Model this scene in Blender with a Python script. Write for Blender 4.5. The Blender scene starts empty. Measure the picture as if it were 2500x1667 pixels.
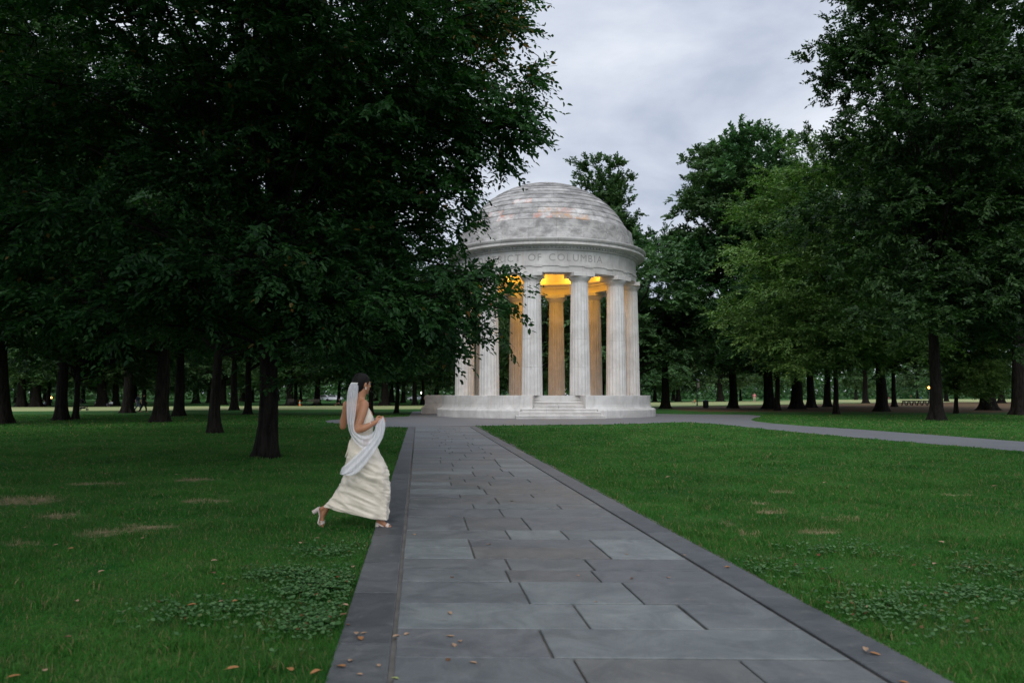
import bpy, bmesh, math, random
import numpy as np
from mathutils import Vector, Matrix, noise

R = math.radians
scene = bpy.context.scene
COL = scene.collection

# ------------------------------------------------------------------ camera
EYE = 1.4
FPX = 1944.0                      # 28 mm lens on a 36 mm sensor, 2500 px wide photo
PITCH = math.atan(131.5 / FPX)
cam_d = bpy.data.cameras.new("camera")
cam_d.lens = 28.0
cam_d.sensor_width = 36.0
cam_d.clip_start = 0.05
cam_d.clip_end = 3000
cam_d.dof.use_dof = True
cam_d.dof.focus_distance = 17.0
cam_d.dof.aperture_fstop = 2.8
cam = bpy.data.objects.new("camera", cam_d)
cam.location = (0, 0, EYE)
cam.rotation_euler = (R(90) + PITCH, 0, 0)
COL.objects.link(cam)
scene.camera = cam

# ------------------------------------------------------------------ world: overcast evening sky
SUN_EL, SUN_AZ = R(42), R(190)    # azimuth clockwise from +Y: behind the camera
world = bpy.data.worlds.new("World")
scene.world = world
world.use_nodes = True
wn, wl = world.node_tree.nodes, world.node_tree.links
wn.clear()
w_out = wn.new("ShaderNodeOutputWorld")
w_bg = wn.new("ShaderNodeBackground")
w_bg.inputs["Strength"].default_value = 0.1
w_sky = wn.new("ShaderNodeTexSky")
w_sky.sky_type = "NISHITA"
w_sky.sun_disc = False
w_sky.sun_elevation = SUN_EL
w_sky.sun_rotation = SUN_AZ
w_tc = wn.new("ShaderNodeTexCoord")
w_sep = wn.new("ShaderNodeSeparateXYZ")
wl.new(w_tc.outputs["Generated"], w_sep.inputs[0])
def wmath(op, a, b=None, c=None):
    n = wn.new("ShaderNodeMath"); n.operation = op
    for i, v in enumerate((a, b, c)):
        if v is None: continue
        if isinstance(v, (int, float)): n.inputs[i].default_value = v
        else: wl.new(v, n.inputs[i])
    return n.outputs[0]
# cloud layer: the view direction projected on a flat ceiling
zz = wmath("ADD", wmath("MAXIMUM", w_sep.outputs[2], 0.0), 0.28)
px_ = wmath("DIVIDE", w_sep.outputs[0], zz)
py_ = wmath("DIVIDE", w_sep.outputs[1], zz)
w_cmb = wn.new("ShaderNodeCombineXYZ")
wl.new(px_, w_cmb.inputs[0]); wl.new(py_, w_cmb.inputs[1])
w_no = wn.new("ShaderNodeTexNoise")
w_no.inputs["Scale"].default_value = 2.1
w_no.inputs["Detail"].default_value = 6.0
w_no.inputs["Roughness"].default_value = 0.55
w_no.inputs["Distortion"].default_value = 0.25
wl.new(w_cmb.outputs[0], w_no.inputs["Vector"])
w_rp = wn.new("ShaderNodeValToRGB")
cr = w_rp.color_ramp
cr.elements[0].position = 0.36; cr.elements[0].color = (5.1, 5.8, 7.2, 1)
cr.elements[1].position = 0.66; cr.elements[1].color = (9.3, 9.8, 10.7, 1)
e = cr.elements.new(0.5); e.color = (7.0, 7.6, 8.8, 1)
wl.new(w_no.outputs["Fac"], w_rp.inputs[0])
w_mx = wn.new("ShaderNodeMix"); w_mx.data_type = "RGBA"
w_mx.inputs["Factor"].default_value = 0.93
wl.new(w_sky.outputs[0], w_mx.inputs["A"])
wl.new(w_rp.outputs[0], w_mx.inputs["B"])
# thinner cloud overhead and behind the camera is brighter
front = wmath("MULTIPLY_ADD", w_sep.outputs[1], -0.42, 1.02)
zen = wmath("MULTIPLY_ADD", wmath("MAXIMUM", w_sep.outputs[2], 0.0), 0.55, 0.0)
gain = wmath("ADD", wmath("MAXIMUM", front, 0.78), wmath("MULTIPLY", zen, zen))
w_sc = wn.new("ShaderNodeVectorMath"); w_sc.operation = "SCALE"
wl.new(w_mx.outputs["Result"], w_sc.inputs[0])
wl.new(gain, w_sc.inputs["Scale"])
wl.new(w_sc.outputs[0], w_bg.inputs[0])
wl.new(w_bg.outputs[0], w_out.inputs[0])

sun_d = bpy.data.lights.new("sun", "SUN")
sun_d.energy = 1.4
sun_d.angle = R(35)
sun_d.color = (1.0, 0.96, 0.90)
sun = bpy.data.objects.new("sun", sun_d)
dvec = Vector((math.sin(SUN_AZ) * math.cos(SUN_EL), math.cos(SUN_AZ) * math.cos(SUN_EL), math.sin(SUN_EL)))
sun.rotation_euler = dvec.to_track_quat("Z", "Y").to_euler()
sun.location = dvec * 60
COL.objects.link(sun)

scene.view_settings.view_transform = "Standard"
scene.view_settings.look = "None"
scene.view_settings.exposure = 0.22
scene.view_settings.gamma = 1.0
scene.cycles.max_bounces = 7
scene.cycles.diffuse_bounces = 3
scene.cycles.glossy_bounces = 2
scene.cycles.transmission_bounces = 3
scene.cycles.transparent_max_bounces = 8
scene.cycles.use_denoising = True
scene.cycles.sample_clamp_indirect = 6.0

# ------------------------------------------------------------------ helpers
CP, SP = math.cos(PITCH), math.sin(PITCH)
def ray(u, v):
    x, y = (u - 1250) / FPX, (833.5 - v) / FPX
    return Vector((x, CP - y * SP, SP + y * CP))
def ground_at(u, v, z=0.0):
    """the ground point seen at a pixel of the photo"""
    d = ray(u, v); t = (z - EYE) / d.z
    return Vector((d.x * t, d.y * t, z))
def at(u, v, Y):
    """the point seen at a pixel of the photo, Y metres ahead"""
    d = ray(u, v); t = Y / d.y
    return Vector((d.x * t, Y, EYE + d.z * t))

def tag(o, label=None, cat=None, group=None, kind=None):
    if label: o["label"] = label
    if cat: o["category"] = cat
    if group: o["group"] = group
    if kind: o["kind"] = kind
    return o
def empty(name, loc=(0, 0, 0), rz=0.0, scale=1.0):
    o = bpy.data.objects.new(name, None)
    o.location = loc; o.rotation_euler = (0, 0, rz); o.scale = (scale,) * 3
    o.empty_display_size = 0.2
    COL.objects.link(o)
    return o
def link(name, me, parent=None, loc=None, rz=None):
    o = bpy.data.objects.new(name, me)
    if parent is not None: o.parent = parent
    if loc is not None: o.location = loc
    if rz is not None: o.rotation_euler = (0, 0, rz)
    COL.objects.link(o)
    return o

class MB:
    """collects faces in numpy blocks, then makes ONE mesh"""
    def __init__(self):
        self.v, self.f, self.n = [], [], 0
    def add(self, verts, faces, tint=0.5):
        verts = np.asarray(verts, dtype=np.float32).reshape(-1, 3)
        if isinstance(faces, np.ndarray):
            groups = [faces]
        else:
            d = {}
            for q in faces: d.setdefault(len(q), []).append(q)
            groups = [np.asarray(x) for x in d.values()]
        for g in groups:
            t = np.broadcast_to(np.asarray(tint, dtype=np.float32), (len(g),)) if np.ndim(tint) == 0 or len(np.atleast_1d(tint)) == len(g) else np.full(len(g), 0.5, np.float32)
            self.f.append((g.astype(np.int32) + self.n, t))
        self.v.append(verts); self.n += len(verts)
    def mesh(self, name, mat=None, smooth=False):
        me = bpy.data.meshes.new(name)
        V = np.concatenate(self.v) if self.v else np.zeros((0, 3), np.float32)
        me.vertices.add(len(V)); me.vertices.foreach_set("co", V.ravel())
        loops = np.concatenate([g.ravel() for g, t in self.f])
        tot = np.concatenate([np.full(len(g), g.shape[1], np.int32) for g, t in self.f])
        tint = np.concatenate([t for g, t in self.f])
        start = np.concatenate([[0], np.cumsum(tot)[:-1]]).astype(np.int32)
        me.loops.add(len(loops)); me.loops.foreach_set("vertex_index", loops.astype(np.int32))
        me.polygons.add(len(tot)); me.polygons.foreach_set("loop_start", start)
        try: me.polygons.foreach_set("loop_total", tot)
        except Exception: pass
        a = me.attributes.new("tint", "FLOAT", "FACE"); a.data.foreach_set("value", tint.astype(np.float32))
        me.polygons.foreach_set("use_smooth", np.full(len(tot), bool(smooth)))
        me.update(calc_edges=True)
        if mat: me.materials.append(mat)
        return me
    def build(self, name, mat=None, parent=None, smooth=False):
        return link(name, self.mesh(name, mat, smooth), parent)
    # ---- shapes
    def box(self, c, s, rz=0.0, tint=0.5, bevel=0.0, M=None):
        bm = bmesh.new(); bmesh.ops.create_cube(bm, size=1.0)
        bmesh.ops.scale(bm, vec=s, verts=bm.verts)
        if bevel: bmesh.ops.bevel(bm, geom=bm.edges[:] , offset=bevel, segments=2, affect="EDGES", profile=0.5)
        m = M if M is not None else Matrix.Translation(c) @ Matrix.Rotation(rz, 4, "Z")
        bmesh.ops.transform(bm, matrix=m, verts=bm.verts)
        self.bm(bm, tint)
    def bm(self, bm, tint=0.5):
        bm.verts.ensure_lookup_table()
        for i, v in enumerate(bm.verts): v.index = i
        self.add([v.co[:] for v in bm.verts], [[v.index for v in f.verts] for f in bm.faces], tint)
        bm.free()
    def tube(self, pts, rad, sides=8, cap=True, tint=0.5, flat=None):
        P = np.asarray(pts, float); n = len(P)
        rad = np.broadcast_to(np.asarray(rad, float), (n,))
        T = np.gradient(P, axis=0); T /= np.linalg.norm(T, axis=1)[:, None] + 1e-9
        ref = np.array([0.0, 0.0, 1.0]) if abs(T[0][2]) < 0.9 else np.array([1.0, 0.0, 0.0])
        U = np.cross(T, ref); U /= np.linalg.norm(U, axis=1)[:, None] + 1e-9
        W = np.cross(T, U)
        a = np.linspace(0, 2 * np.pi, sides, endpoint=False)
        V = P[:, None, :] + rad[:, None, None] * (np.cos(a)[None, :, None] * U[:, None, :] + np.sin(a)[None, :, None] * W[:, None, :] * (flat or 1.0))
        i = np.arange(n - 1)[:, None] * sides + np.arange(sides)[None, :]
        j = np.arange(n - 1)[:, None] * sides + (np.arange(sides)[None, :] + 1) % sides
        F = np.stack([i, i + sides, j + sides, j], -1).reshape(-1, 4)
        fs = [F]
        self.add(V.reshape(-1, 3), F, tint)
        if cap:
            b = self.n - n * sides
            self.f.append((np.array([list(range(sides))], np.int32) + b, np.full(1, 0.5, np.float32)))
            self.f.append((np.array([list(range(n * sides - 1, (n - 1) * sides - 1, -1))], np.int32) + b, np.full(1, 0.5, np.float32)))
    def ellipsoid(self, c, axes, r, seg=20, rings=12, tint=0.5):
        """axes: three unit vectors, r: three radii"""
        A = np.array([np.array(axes[k]) * r[k] for k in range(3)], float)
        vs = [[0, 0, 1]]
        for i in range(1, rings):
            t = math.pi * i / rings
            for k in range(seg):
                p = 2 * math.pi * k / seg
                vs.append([math.sin(t) * math.cos(p), math.sin(t) * math.sin(p), math.cos(t)])
        vs.append([0, 0, -1])
        V = np.array(vs) @ A + np.array(c, float)
        F = []
        for k in range(seg): F.append([0, 1 + k, 1 + (k + 1) % seg])
        for i in range(rings - 2):
            for k in range(seg):
                a = 1 + i * seg + k; b = 1 + i * seg + (k + 1) % seg
                F.append([a, a + seg, b + seg, b])
        l = len(vs) - 1; o = 1 + (rings - 2) * seg
        for k in range(seg): F.append([o + k, l, o + (k + 1) % seg])
        self.add(V, F, tint)
    def lathe(self, prof, n=96, a0=0.0, a1=2 * math.pi, tint=0.5, closed=False, caps=False, c=(0, 0)):
        full = abs(a1 - a0 - 2 * math.pi) < 1e-6
        m = n if full else n + 1
        A = a0 + (a1 - a0) * np.arange(m) / n
        P = np.asarray(prof, float); k = len(P)
        V = np.zeros((m, k, 3))
        V[:, :, 0] = c[0] + P[None, :, 0] * np.sin(A)[:, None]
        V[:, :, 1] = c[1] - P[None, :, 0] * np.cos(A)[:, None]
        V[:, :, 2] = P[None, :, 1]
        ii = np.arange(n)[:, None]; kk = np.arange(k if closed else k - 1)[None, :]
        i2 = (ii + 1) % m; k2 = (kk + 1) % k
        F = np.stack([ii * k + kk, i2 * k + kk, i2 * k + k2, ii * k + k2], -1).reshape(-1, 4)
        t = tint
        if np.ndim(tint): t = np.broadcast_to(np.asarray(tint)[None, :], (n, kk.shape[1])).ravel()
        self.add(V.reshape(-1, 3), F, t)
        if caps and not full:
            b = self.n - m * k
            self.f.append((np.array([list(range(k))], np.int32) + b, np.full(1, float(np.mean(tint)), np.float32)))
            self.f.append((np.array([list(range(m * k - 1, (m - 1) * k - 1, -1))], np.int32) + b, np.full(1, float(np.mean(tint)), np.float32)))
    def blocks(self, prof, n, rng, gap=0.006, seg=3, a0=0.0, a1=2 * math.pi, lo=0.4, hi=0.6, special=None, off=0.0):
        """a ring of separate stones: closed profile swept over n angular blocks"""
        da = (a1 - a0) / n; rm = np.mean([p[0] for p in prof])
        g = gap / max(rm, 0.3) / 2
        for i in range(n):
            t = rng.uniform(lo, hi)
            if special and i in special: t = special[i]
            s = a0 + off + i * da
            self.lathe(prof, seg, s + g, s + da - g, tint=t, closed=True, caps=True)

# ------------------------------------------------------------------ materials
def new_mat(name):
    m = bpy.data.materials.new(name); m.use_nodes = True
    nt = m.node_tree; nt.nodes.clear()
    return m, nt
class NT:
    def __init__(self, nt): self.nt = nt
    def n(self, t, **kw):
        x = self.nt.nodes.new(t)
        for k, v in kw.items(): setattr(x, k, v)
        return x
    def l(self, a, b): self.nt.links.new(a, b)
    def m(self, op, a, b=None, c=None, clamp=False):
        x = self.n("ShaderNodeMath", operation=op); x.use_clamp = clamp
        for i, v in enumerate((a, b, c)):
            if v is None: continue
            if isinstance(v, (int, float)): x.inputs[i].default_value = v
            else: self.l(v, x.inputs[i])
        return x.outputs[0]
    def mix(self, f, a, b, blend="MIX"):
        x = self.n("ShaderNodeMix", data_type="RGBA", blend_type=blend)
        for key, v in (("Factor", f), ("A", a), ("B", b)):
            if isinstance(v, (int, float)): x.inputs[key].default_value = v
            elif isinstance(v, tuple): x.inputs[key].default_value = v if len(v) == 4 else (*v, 1)
            else: self.l(v, x.inputs[key])
        return x.outputs["Result"]
    def noise(self, vec, scale, detail=4, rough=0.55, dist=0.0):
        x = self.n("ShaderNodeTexNoise"); x.inputs["Scale"].default_value = scale
        x.inputs["Detail"].default_value = detail; x.inputs["Roughness"].default_value = rough
        x.inputs["Distortion"].default_value = dist
        if vec is not None: self.l(vec, x.inputs["Vector"])
        return x.outputs["Fac"]
    def ramp(self, f, stops):
        x = self.n("ShaderNodeValToRGB"); el = x.color_ramp.elements
        el[0].position, el[0].color = stops[0][0], (*stops[0][1], 1)
        el[1].position, el[1].color = stops[-1][0], (*stops[-1][1], 1)
        for p, c in stops[1:-1]:
            q = el.new(p); q.color = (*c, 1)
        if not isinstance(f, (int, float)): self.l(f, x.inputs[0])
        return x.outputs[0]
    def scaled(self, vec, s):
        x = self.n("ShaderNodeMapping"); x.inputs["Scale"].default_value = s
        self.l(vec, x.inputs["Vector"]); return x.outputs[0]
    def smooth(self, v, a, b):
        x = self.n("ShaderNodeMapRange", interpolation_type="SMOOTHSTEP")
        x.inputs["From Min"].default_value = a; x.inputs["From Max"].default_value = b
        self.l(v, x.inputs["Value"]); return x.outputs[0]
    def attr(self, name):
        x = self.n("ShaderNodeAttribute"); x.attribute_name = name; return x.outputs["Fac"]
    def pos(self): return self.n("ShaderNodeNewGeometry").outputs["Position"]
    def obj(self): return self.n("ShaderNodeTexCoord").outputs["Object"]
    def bsdf(self, color, rough=0.6, spec=0.4, normal=None, **kw):
        x = self.n("ShaderNodeBsdfPrincipled")
        if isinstance(color, tuple): x.inputs["Base Color"].default_value = (*color, 1)
        else: self.l(color, x.inputs["Base Color"])
        if isinstance(rough, (int, float)): x.inputs["Roughness"].default_value = rough
        else: self.l(rough, x.inputs["Roughness"])
        x.inputs["Specular IOR Level"].default_value = spec
        for k, v in kw.items(): x.inputs[k.replace("_", " ")].default_value = v
        if normal is not None: self.l(normal, x.inputs["Normal"])
        return x
    def bump(self, h, strength=0.3, dist=0.02):
        x = self.n("ShaderNodeBump"); x.inputs["Strength"].default_value = strength
        x.inputs["Distance"].default_value = dist; self.l(h, x.inputs["Height"]); return x.outputs[0]
    def out(self, s):
        o = self.n("ShaderNodeOutputMaterial"); self.l(s, o.inputs["Surface"])

def simple(name, color, rough=0.6, spec=0.4, var=0.25, scale=8.0, **kw):
    m, nt = new_mat(name); t = NT(nt)
    f = t.noise(t.obj(), scale, 4)
    c = t.mix(f, tuple(x * (1 - var) for x in color), tuple(min(1, x * (1 + var)) for x in color))
    t.out(t.bsdf(c, rough, spec, **kw).outputs[0])
    return m

# worn bare patches in the lawn: (x, y, rx, ry)
def _g(u, v):
    y_, z_ = CP - (833.5 - v) / FPX * SP, SP + (833.5 - v) / FPX * CP
    t_ = -EYE / z_; return ((u - 1250) / FPX * t_, y_ * t_)
CP, SP = math.cos(PITCH), math.sin(PITCH)
PATCHES = [(*_g(u, v), rx, ry) for u, v, rx, ry in (
    (372, 1288, .46, .17), (300, 1300, .45, .20), (235, 1306, .30, .24), (500, 1224, .48, .26), (480, 1172, .5, .3), (40, 1224, .8, .6), (60, 1330, .3, .1), (240, 1182, .7, .3), (150, 1260, .4, .3),
    (1883, 1250, .24, .18), (2058, 1269, .30, .15), (2000, 1300, .33, .14), (1774, 1280, .14, .22), (1912, 1203, .24, .24), (1853, 1229, .16, .2), (2361, 1381, .12, .08), (1830, 1305, .14, .18), (2340, 1208, .3, .15))]
def patch_mask(t, pos):
    sep = t.n("ShaderNodeSeparateXYZ"); t.l(pos, sep.inputs[0])
    acc = None
    for x, y, rx, ry in PATCHES:
        dx = t.m("MULTIPLY", t.m("SUBTRACT", sep.outputs[0], x), 1 / rx)
        dy = t.m("MULTIPLY", t.m("SUBTRACT", sep.outputs[1], y), 1 / ry)
        d = t.m("SUBTRACT", 1.25, t.m("ADD", t.m("MULTIPLY", dx, dx), t.m("MULTIPLY", dy, dy)), clamp=True)
        acc = d if acc is None else t.m("MAXIMUM", acc, d)
    nz = t.noise(pos, 4.5, 6, 0.75)
    return t.m("MULTIPLY", t.smooth(t.m("MULTIPLY_ADD", acc, 0.62, t.m("MULTIPLY", t.m("SUBTRACT", nz, 0.60), 1.9)), 0.14, 0.60), 0.92)

def lawn_color(t, pos):
    a = t.noise(pos, 0.55, 4, 0.6)
    b = t.noise(pos, 2.6, 5, 0.65)
    c = t.mix(t.smooth(a, 0.3, 0.7), (0.013, 0.094, 0.011), (0.056, 0.186, 0.027))
    c = t.mix(t.smooth(b, 0.45, 0.8), c, (0.098, 0.160, 0.050))
    c = t.mix(t.smooth(t.noise(pos, 1.3, 3, 0.5), 0.55, 0.75), c, (0.009, 0.112, 0.011))
    return c

def mat_ground():
    m, nt = new_mat("lawn_ground"); t = NT(nt); pos = t.pos()
    c = t.mix(t.smooth(t.noise(pos, 30, 3, 0.7), 0.3, 0.75), lawn_color(t, pos), (0.016, 0.036, 0.011))
    c = t.mix(patch_mask(t, pos), c, t.mix(t.noise(pos, 22, 4), (0.20, 0.14, 0.08), (0.38, 0.29, 0.185)))
    # brown leaf litter under the trees beyond the memorial, on the right
    sep = t.n("ShaderNodeSeparateXYZ"); t.l(pos, sep.inputs[0])
    band = t.m("MULTIPLY", t.smooth(t.m("SUBTRACT", sep.outputs[1], t.m("MULTIPLY", sep.outputs[0], -0.12)), 62, 74),
               t.m("SUBTRACT", 1.0, t.smooth(t.m("SUBTRACT", sep.outputs[1], sep.outputs[0]), 76, 84)))
    band = t.m("MULTIPLY", band, t.smooth(sep.outputs[0], 12, 18))
    lit = t.smooth(t.m("MULTIPLY_ADD", band, 0.6, t.m("SUBTRACT", t.noise(t.scaled(pos, (1, 0.5, 1)), 0.7, 6, 0.75), 0.66)), 0.12, 0.5)
    c = t.mix(lit, c, t.mix(t.noise(pos, 3, 5, 0.8), (0.05, 0.030, 0.018), (0.16, 0.085, 0.045)))
    t.out(t.bsdf(c, 0.9, 0.1).outputs[0])
    return m
def mat_field():
    m, nt = new_mat("dry_field"); t = NT(nt); pos = t.pos()
    c = t.mix(t.noise(t.scaled(pos, (0.4, 1.2, 1)), 0.12, 5), (0.20, 0.24, 0.09), (0.36, 0.37, 0.19))
    t.out(t.bsdf(c, 0.95, 0.05).outputs[0])
    return m
def mat_grass():
    m, nt = new_mat("grass_blades"); t = NT(nt); pos = t.pos()
    tn = t.attr("tint")
    c = t.mix(t.m("MULTIPLY", tn, 0.8), lawn_color(t, pos), (0.055, 0.172, 0.031))
    c = t.mix(t.smooth(tn, 0.86, 0.95), c, (0.22, 0.19, 0.085))
    c = t.mix(t.m("MULTIPLY", patch_mask(t, pos), 0.9), c, (0.36, 0.275, 0.165))
    b = t.bsdf(c, 0.6, 0.12)
    tr = t.n("ShaderNodeBsdfTranslucent"); t.l(c, tr.inputs[0])
    mx = t.n("ShaderNodeMixShader"); mx.inputs[0].default_value = 0.3
    t.l(b.outputs[0], mx.inputs[1]); t.l(tr.outputs[0], mx.inputs[2]); t.out(mx.outputs[0])
    return m
def mat_slab(dark=False):
    m, nt = new_mat("bluestone_border" if dark else "bluestone"); t = NT(nt); pos = t.pos()
    tn = t.attr("tint")
    if dark:
        base = t.ramp(tn, [(0, (0.058, 0.063, 0.069)), (0.5, (0.074, 0.081, 0.088)), (1, (0.096, 0.104, 0.110))])
    else:
        base = t.ramp(tn, [(0, (0.098, 0.107, 0.114)), (0.2, (0.128, 0.126, 0.122)), (0.42, (0.126, 0.142, 0.149)), (0.62, (0.115, 0.121, 0.130)), (0.85, (0.150, 0.169, 0.174)), (1, (0.188, 0.208, 0.212))])
    n1 = t.noise(pos, 2.6, 8, 0.75, 0.9)
    n2 = t.noise(pos, 9, 5, 0.7)
    c = t.mix(t.smooth(n1, 0.25, 0.75), t.mix(1.0, base, (0.58, 0.60, 0.61), "MULTIPLY"), t.mix(1.0, base, (1.36, 1.33, 1.27), "MULTIPLY"))
    c = t.mix(t.m("MULTIPLY", t.smooth(n2, 0.52, 0.80), 0.55), c, (0.21, 0.205, 0.19))
    c = t.mix(t.m("MULTIPLY", t.smooth(t.noise(pos, 60, 3, 0.7), 0.55, 0.8), 0.35), c, (0.045, 0.048, 0.05))
    rg = t.m("MULTIPLY_ADD", n1, 0.25, 0.42)
    h = t.m("ADD", t.m("MULTIPLY", n1, 0.7), t.m("MULTIPLY", t.noise(pos, 70, 4), 0.3))
    t.out(t.bsdf(c, rg, 0.5, t.bump(h, 0.4, 0.014)).outputs[0])
    return m
def mat_asphalt():
    m, nt = new_mat("plaza_paving"); t = NT(nt); pos = t.pos()
    c = t.mix(t.noise(pos, 0.5, 5, 0.6), (0.100, 0.102, 0.106), (0.160, 0.162, 0.166))
    c = t.mix(t.m("MULTIPLY", t.smooth(t.noise(pos, 40, 3), 0.5, 0.8), 0.4), c, (0.19, 0.19, 0.20))
    t.out(t.bsdf(c, 0.6, 0.45, t.bump(t.noise(pos, 80, 3), 0.3, 0.01)).outputs[0])
    return m
def mat_marble(name, lo, hi, streak=0.5, rust=None):
    m, nt = new_mat(name); t = NT(nt); o = t.obj(); tn = t.attr("tint")
    n1 = t.noise(o, 0.9, 6, 0.62, 0.5)
    c = t.mix(t.smooth(n1, 0.28, 0.72), lo, hi)
    st = t.noise(t.scaled(o, (3.2, 3.2, 0.30)), 2.0, 6, 0.68)
    c = t.mix(t.m("MULTIPLY", t.smooth(st, 0.50, 0.80), streak), c, (0.20, 0.185, 0.165))
    ye = t.noise(t.scaled(o, (2.2, 2.2, 0.22)), 1.7, 4, 0.6)
    c = t.mix(t.m("MULTIPLY", t.smooth(ye, 0.55, 0.78), 0.35), c, (0.50, 0.40, 0.27))
    c = t.mix(t.m("MULTIPLY", t.smooth(t.noise(t.scaled(o, (1, 1, 2.2)), 6.0, 6, 0.75), 0.56, 0.78), 0.30), c, (0.16, 0.155, 0.15))
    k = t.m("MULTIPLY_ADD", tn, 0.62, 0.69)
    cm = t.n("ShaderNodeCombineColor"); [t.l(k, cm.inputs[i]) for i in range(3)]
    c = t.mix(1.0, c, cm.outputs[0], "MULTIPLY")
    if rust:
        sub = t.n("ShaderNodeVectorMath", operation="SUBTRACT"); t.l(o, sub.inputs[0]); sub.inputs[1].default_value = rust
        ln = t.n("ShaderNodeVectorMath", operation="LENGTH"); t.l(sub.outputs[0], ln.inputs[0])
        rk = t.smooth(t.m("ADD", ln.outputs["Value"], t.m("MULTIPLY", t.noise(o, 4, 4), 0.6)), 0.95, 0.35)
        c = t.mix(t.m("MULTIPLY", rk, 0.75), c, (0.13, 0.095, 0.055))
    h = t.m("ADD", n1, t.m("MULTIPLY", t.noise(o, 24, 4), 0.4))
    t.out(t.bsdf(c, 0.62, 0.3, t.bump(h, 0.22, 0.03)).outputs[0])
    return m
def mat_dome():
    m, nt = new_mat("weathered_dome_marble"); t = NT(nt); o = t.obj(); tn = t.attr("tint")
    n1 = t.noise(t.scaled(o, (1, 1, 1.8)), 1.3, 7, 0.68, 0.4)
    c = t.mix(t.smooth(n1, 0.34, 0.68), (0.20, 0.194, 0.187), (0.43, 0.415, 0.40))
    c = t.mix(t.m("MULTIPLY", t.smooth(t.noise(o, 7, 5, 0.75), 0.52, 0.75), 0.5), c, (0.15, 0.145, 0.14))
    c = t.mix(t.m("MULTIPLY", t.smooth(t.noise(t.scaled(o, (1, 1, 1.5)), 3.4, 5, 0.7), 0.60, 0.72), 0.65), c, (0.66, 0.64, 0.63))
    k = t.m("MULTIPLY_ADD", t.m("MINIMUM", tn, 1.0), 0.9, 0.55)
    cm = t.n("ShaderNodeCombineColor"); [t.l(k, cm.inputs[i]) for i in range(3)]
    c = t.mix(1.0, c, cm.outputs[0], "MULTIPLY")
    # stones with orange / red lichen stains carry a tint above one
    om = t.m("MULTIPLY", t.smooth(tn, 1.4, 1.6), t.smooth(t.noise(t.scaled(o, (1, 1, 0.6)), 2.4, 6, 0.8), 0.44, 0.66))
    oc = t.mix(t.smooth(tn, 2.4, 2.6), (0.52, 0.25, 0.09), (0.50, 0.20, 0.13))
    c = t.mix(t.m("MULTIPLY", om, 0.8), c, oc)
    t.out(t.bsdf(c, 0.75, 0.2, t.bump(t.m("ADD", n1, t.noise(o, 18, 4)), 0.35, 0.03)).outputs[0])
    return m
def mat_bark():
    m, nt = new_mat("bark"); t = NT(nt); o = t.obj()
    n = t.noise(t.scaled(o, (5, 5, 0.7)), 2.5, 6, 0.7, 0.3)
    c = t.mix(t.smooth(n, 0.3, 0.7), (0.003, 0.0027, 0.0022), (0.026, 0.022, 0.018))
    t.out(t.bsdf(c, 0.9, 0.1, t.bump(n, 0.9, 0.06)).outputs[0])
    return m
def mat_leaf(name, dark, mid, light, trans=0.28):
    m, nt = new_mat(name); t = NT(nt); tn = t.attr("tint")
    c = t.ramp(tn, [(0.0, dark), (0.5, mid), (0.93, light), (0.965, light), (0.985, (0.16, 0.085, 0.025)), (1.0, (0.22, 0.075, 0.03))])
    oi = t.n("ShaderNodeObjectInfo")
    hs = t.n("ShaderNodeHueSaturation")
    t.l(c, hs.inputs["Color"])
    t.l(t.m("MULTIPLY_ADD", oi.outputs["Random"], 0.03, 0.485), hs.inputs["Hue"])
    t.l(t.m("MULTIPLY_ADD", oi.outputs["Random"], 0.35, 0.82), hs.inputs["Value"])
    col = hs.outputs[0]
    b = t.bsdf(col, 0.52, 0.24)
    tr = t.n("ShaderNodeBsdfTranslucent"); t.l(t.mix(1.0, col, (1.0, 1.35, 0.5), "MULTIPLY"), tr.inputs[0])
    mx = t.n("ShaderNodeMixShader"); mx.inputs[0].default_value = trans
    t.l(b.outputs[0], mx.inputs[1]); t.l(tr.outputs[0], mx.inputs[2]); t.out(mx.outputs[0])
    return m

M_GROUND, M_FIELD, M_GRASS = mat_ground(), mat_field(), mat_grass()
M_SLAB, M_BORDER, M_ASPH = mat_slab(), mat_slab(True), mat_asphalt()
M_MORTAR = simple("mortar", (0.15, 0.142, 0.13), 0.95, 0.05, 0.6, 5)
M_MARBLE = mat_marble("white_marble", (0.42, 0.405, 0.385), (0.60, 0.585, 0.56))
M_COLUMN = mat_marble("column_marble", (0.48, 0.462, 0.44), (0.64, 0.622, 0.60), 0.5)
M_STEP = mat_marble("step_marble", (0.46, 0.44, 0.415), (0.64, 0.625, 0.60), 0.35, rust=(-1.25, -6.0, 1.15))
M_GROOVE = simple("shaded_letter_stone", (0.30, 0.29, 0.28), 0.8, 0.1, 0.3, 6)  # darker letter colour stands in for shade in the carved cuts
M_DOME = mat_dome()
M_CEIL = simple("plastered_ceiling", (0.62, 0.56, 0.46), 0.8, 0.1, 0.12, 2)
M_BARK = mat_bark()
M_LEAF_A = mat_leaf("elm_leaves", (0.010, 0.034, 0.009), (0.022, 0.068, 0.016), (0.042, 0.105, 0.026))
M_LEAF_B = mat_leaf("oak_leaves", (0.028, 0.066, 0.024), (0.060, 0.122, 0.044), (0.098, 0.172, 0.068))
M_LEAF_C = mat_leaf("lit_elm_leaves", (0.046, 0.104, 0.024), (0.100, 0.195, 0.044), (0.155, 0.260, 0.066))  # brighter elm leaf copy, open-sky light put into the colour
M_DARKMETAL = simple("black_metal", (0.012, 0.012, 0.013), 0.5, 0.4)

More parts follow.
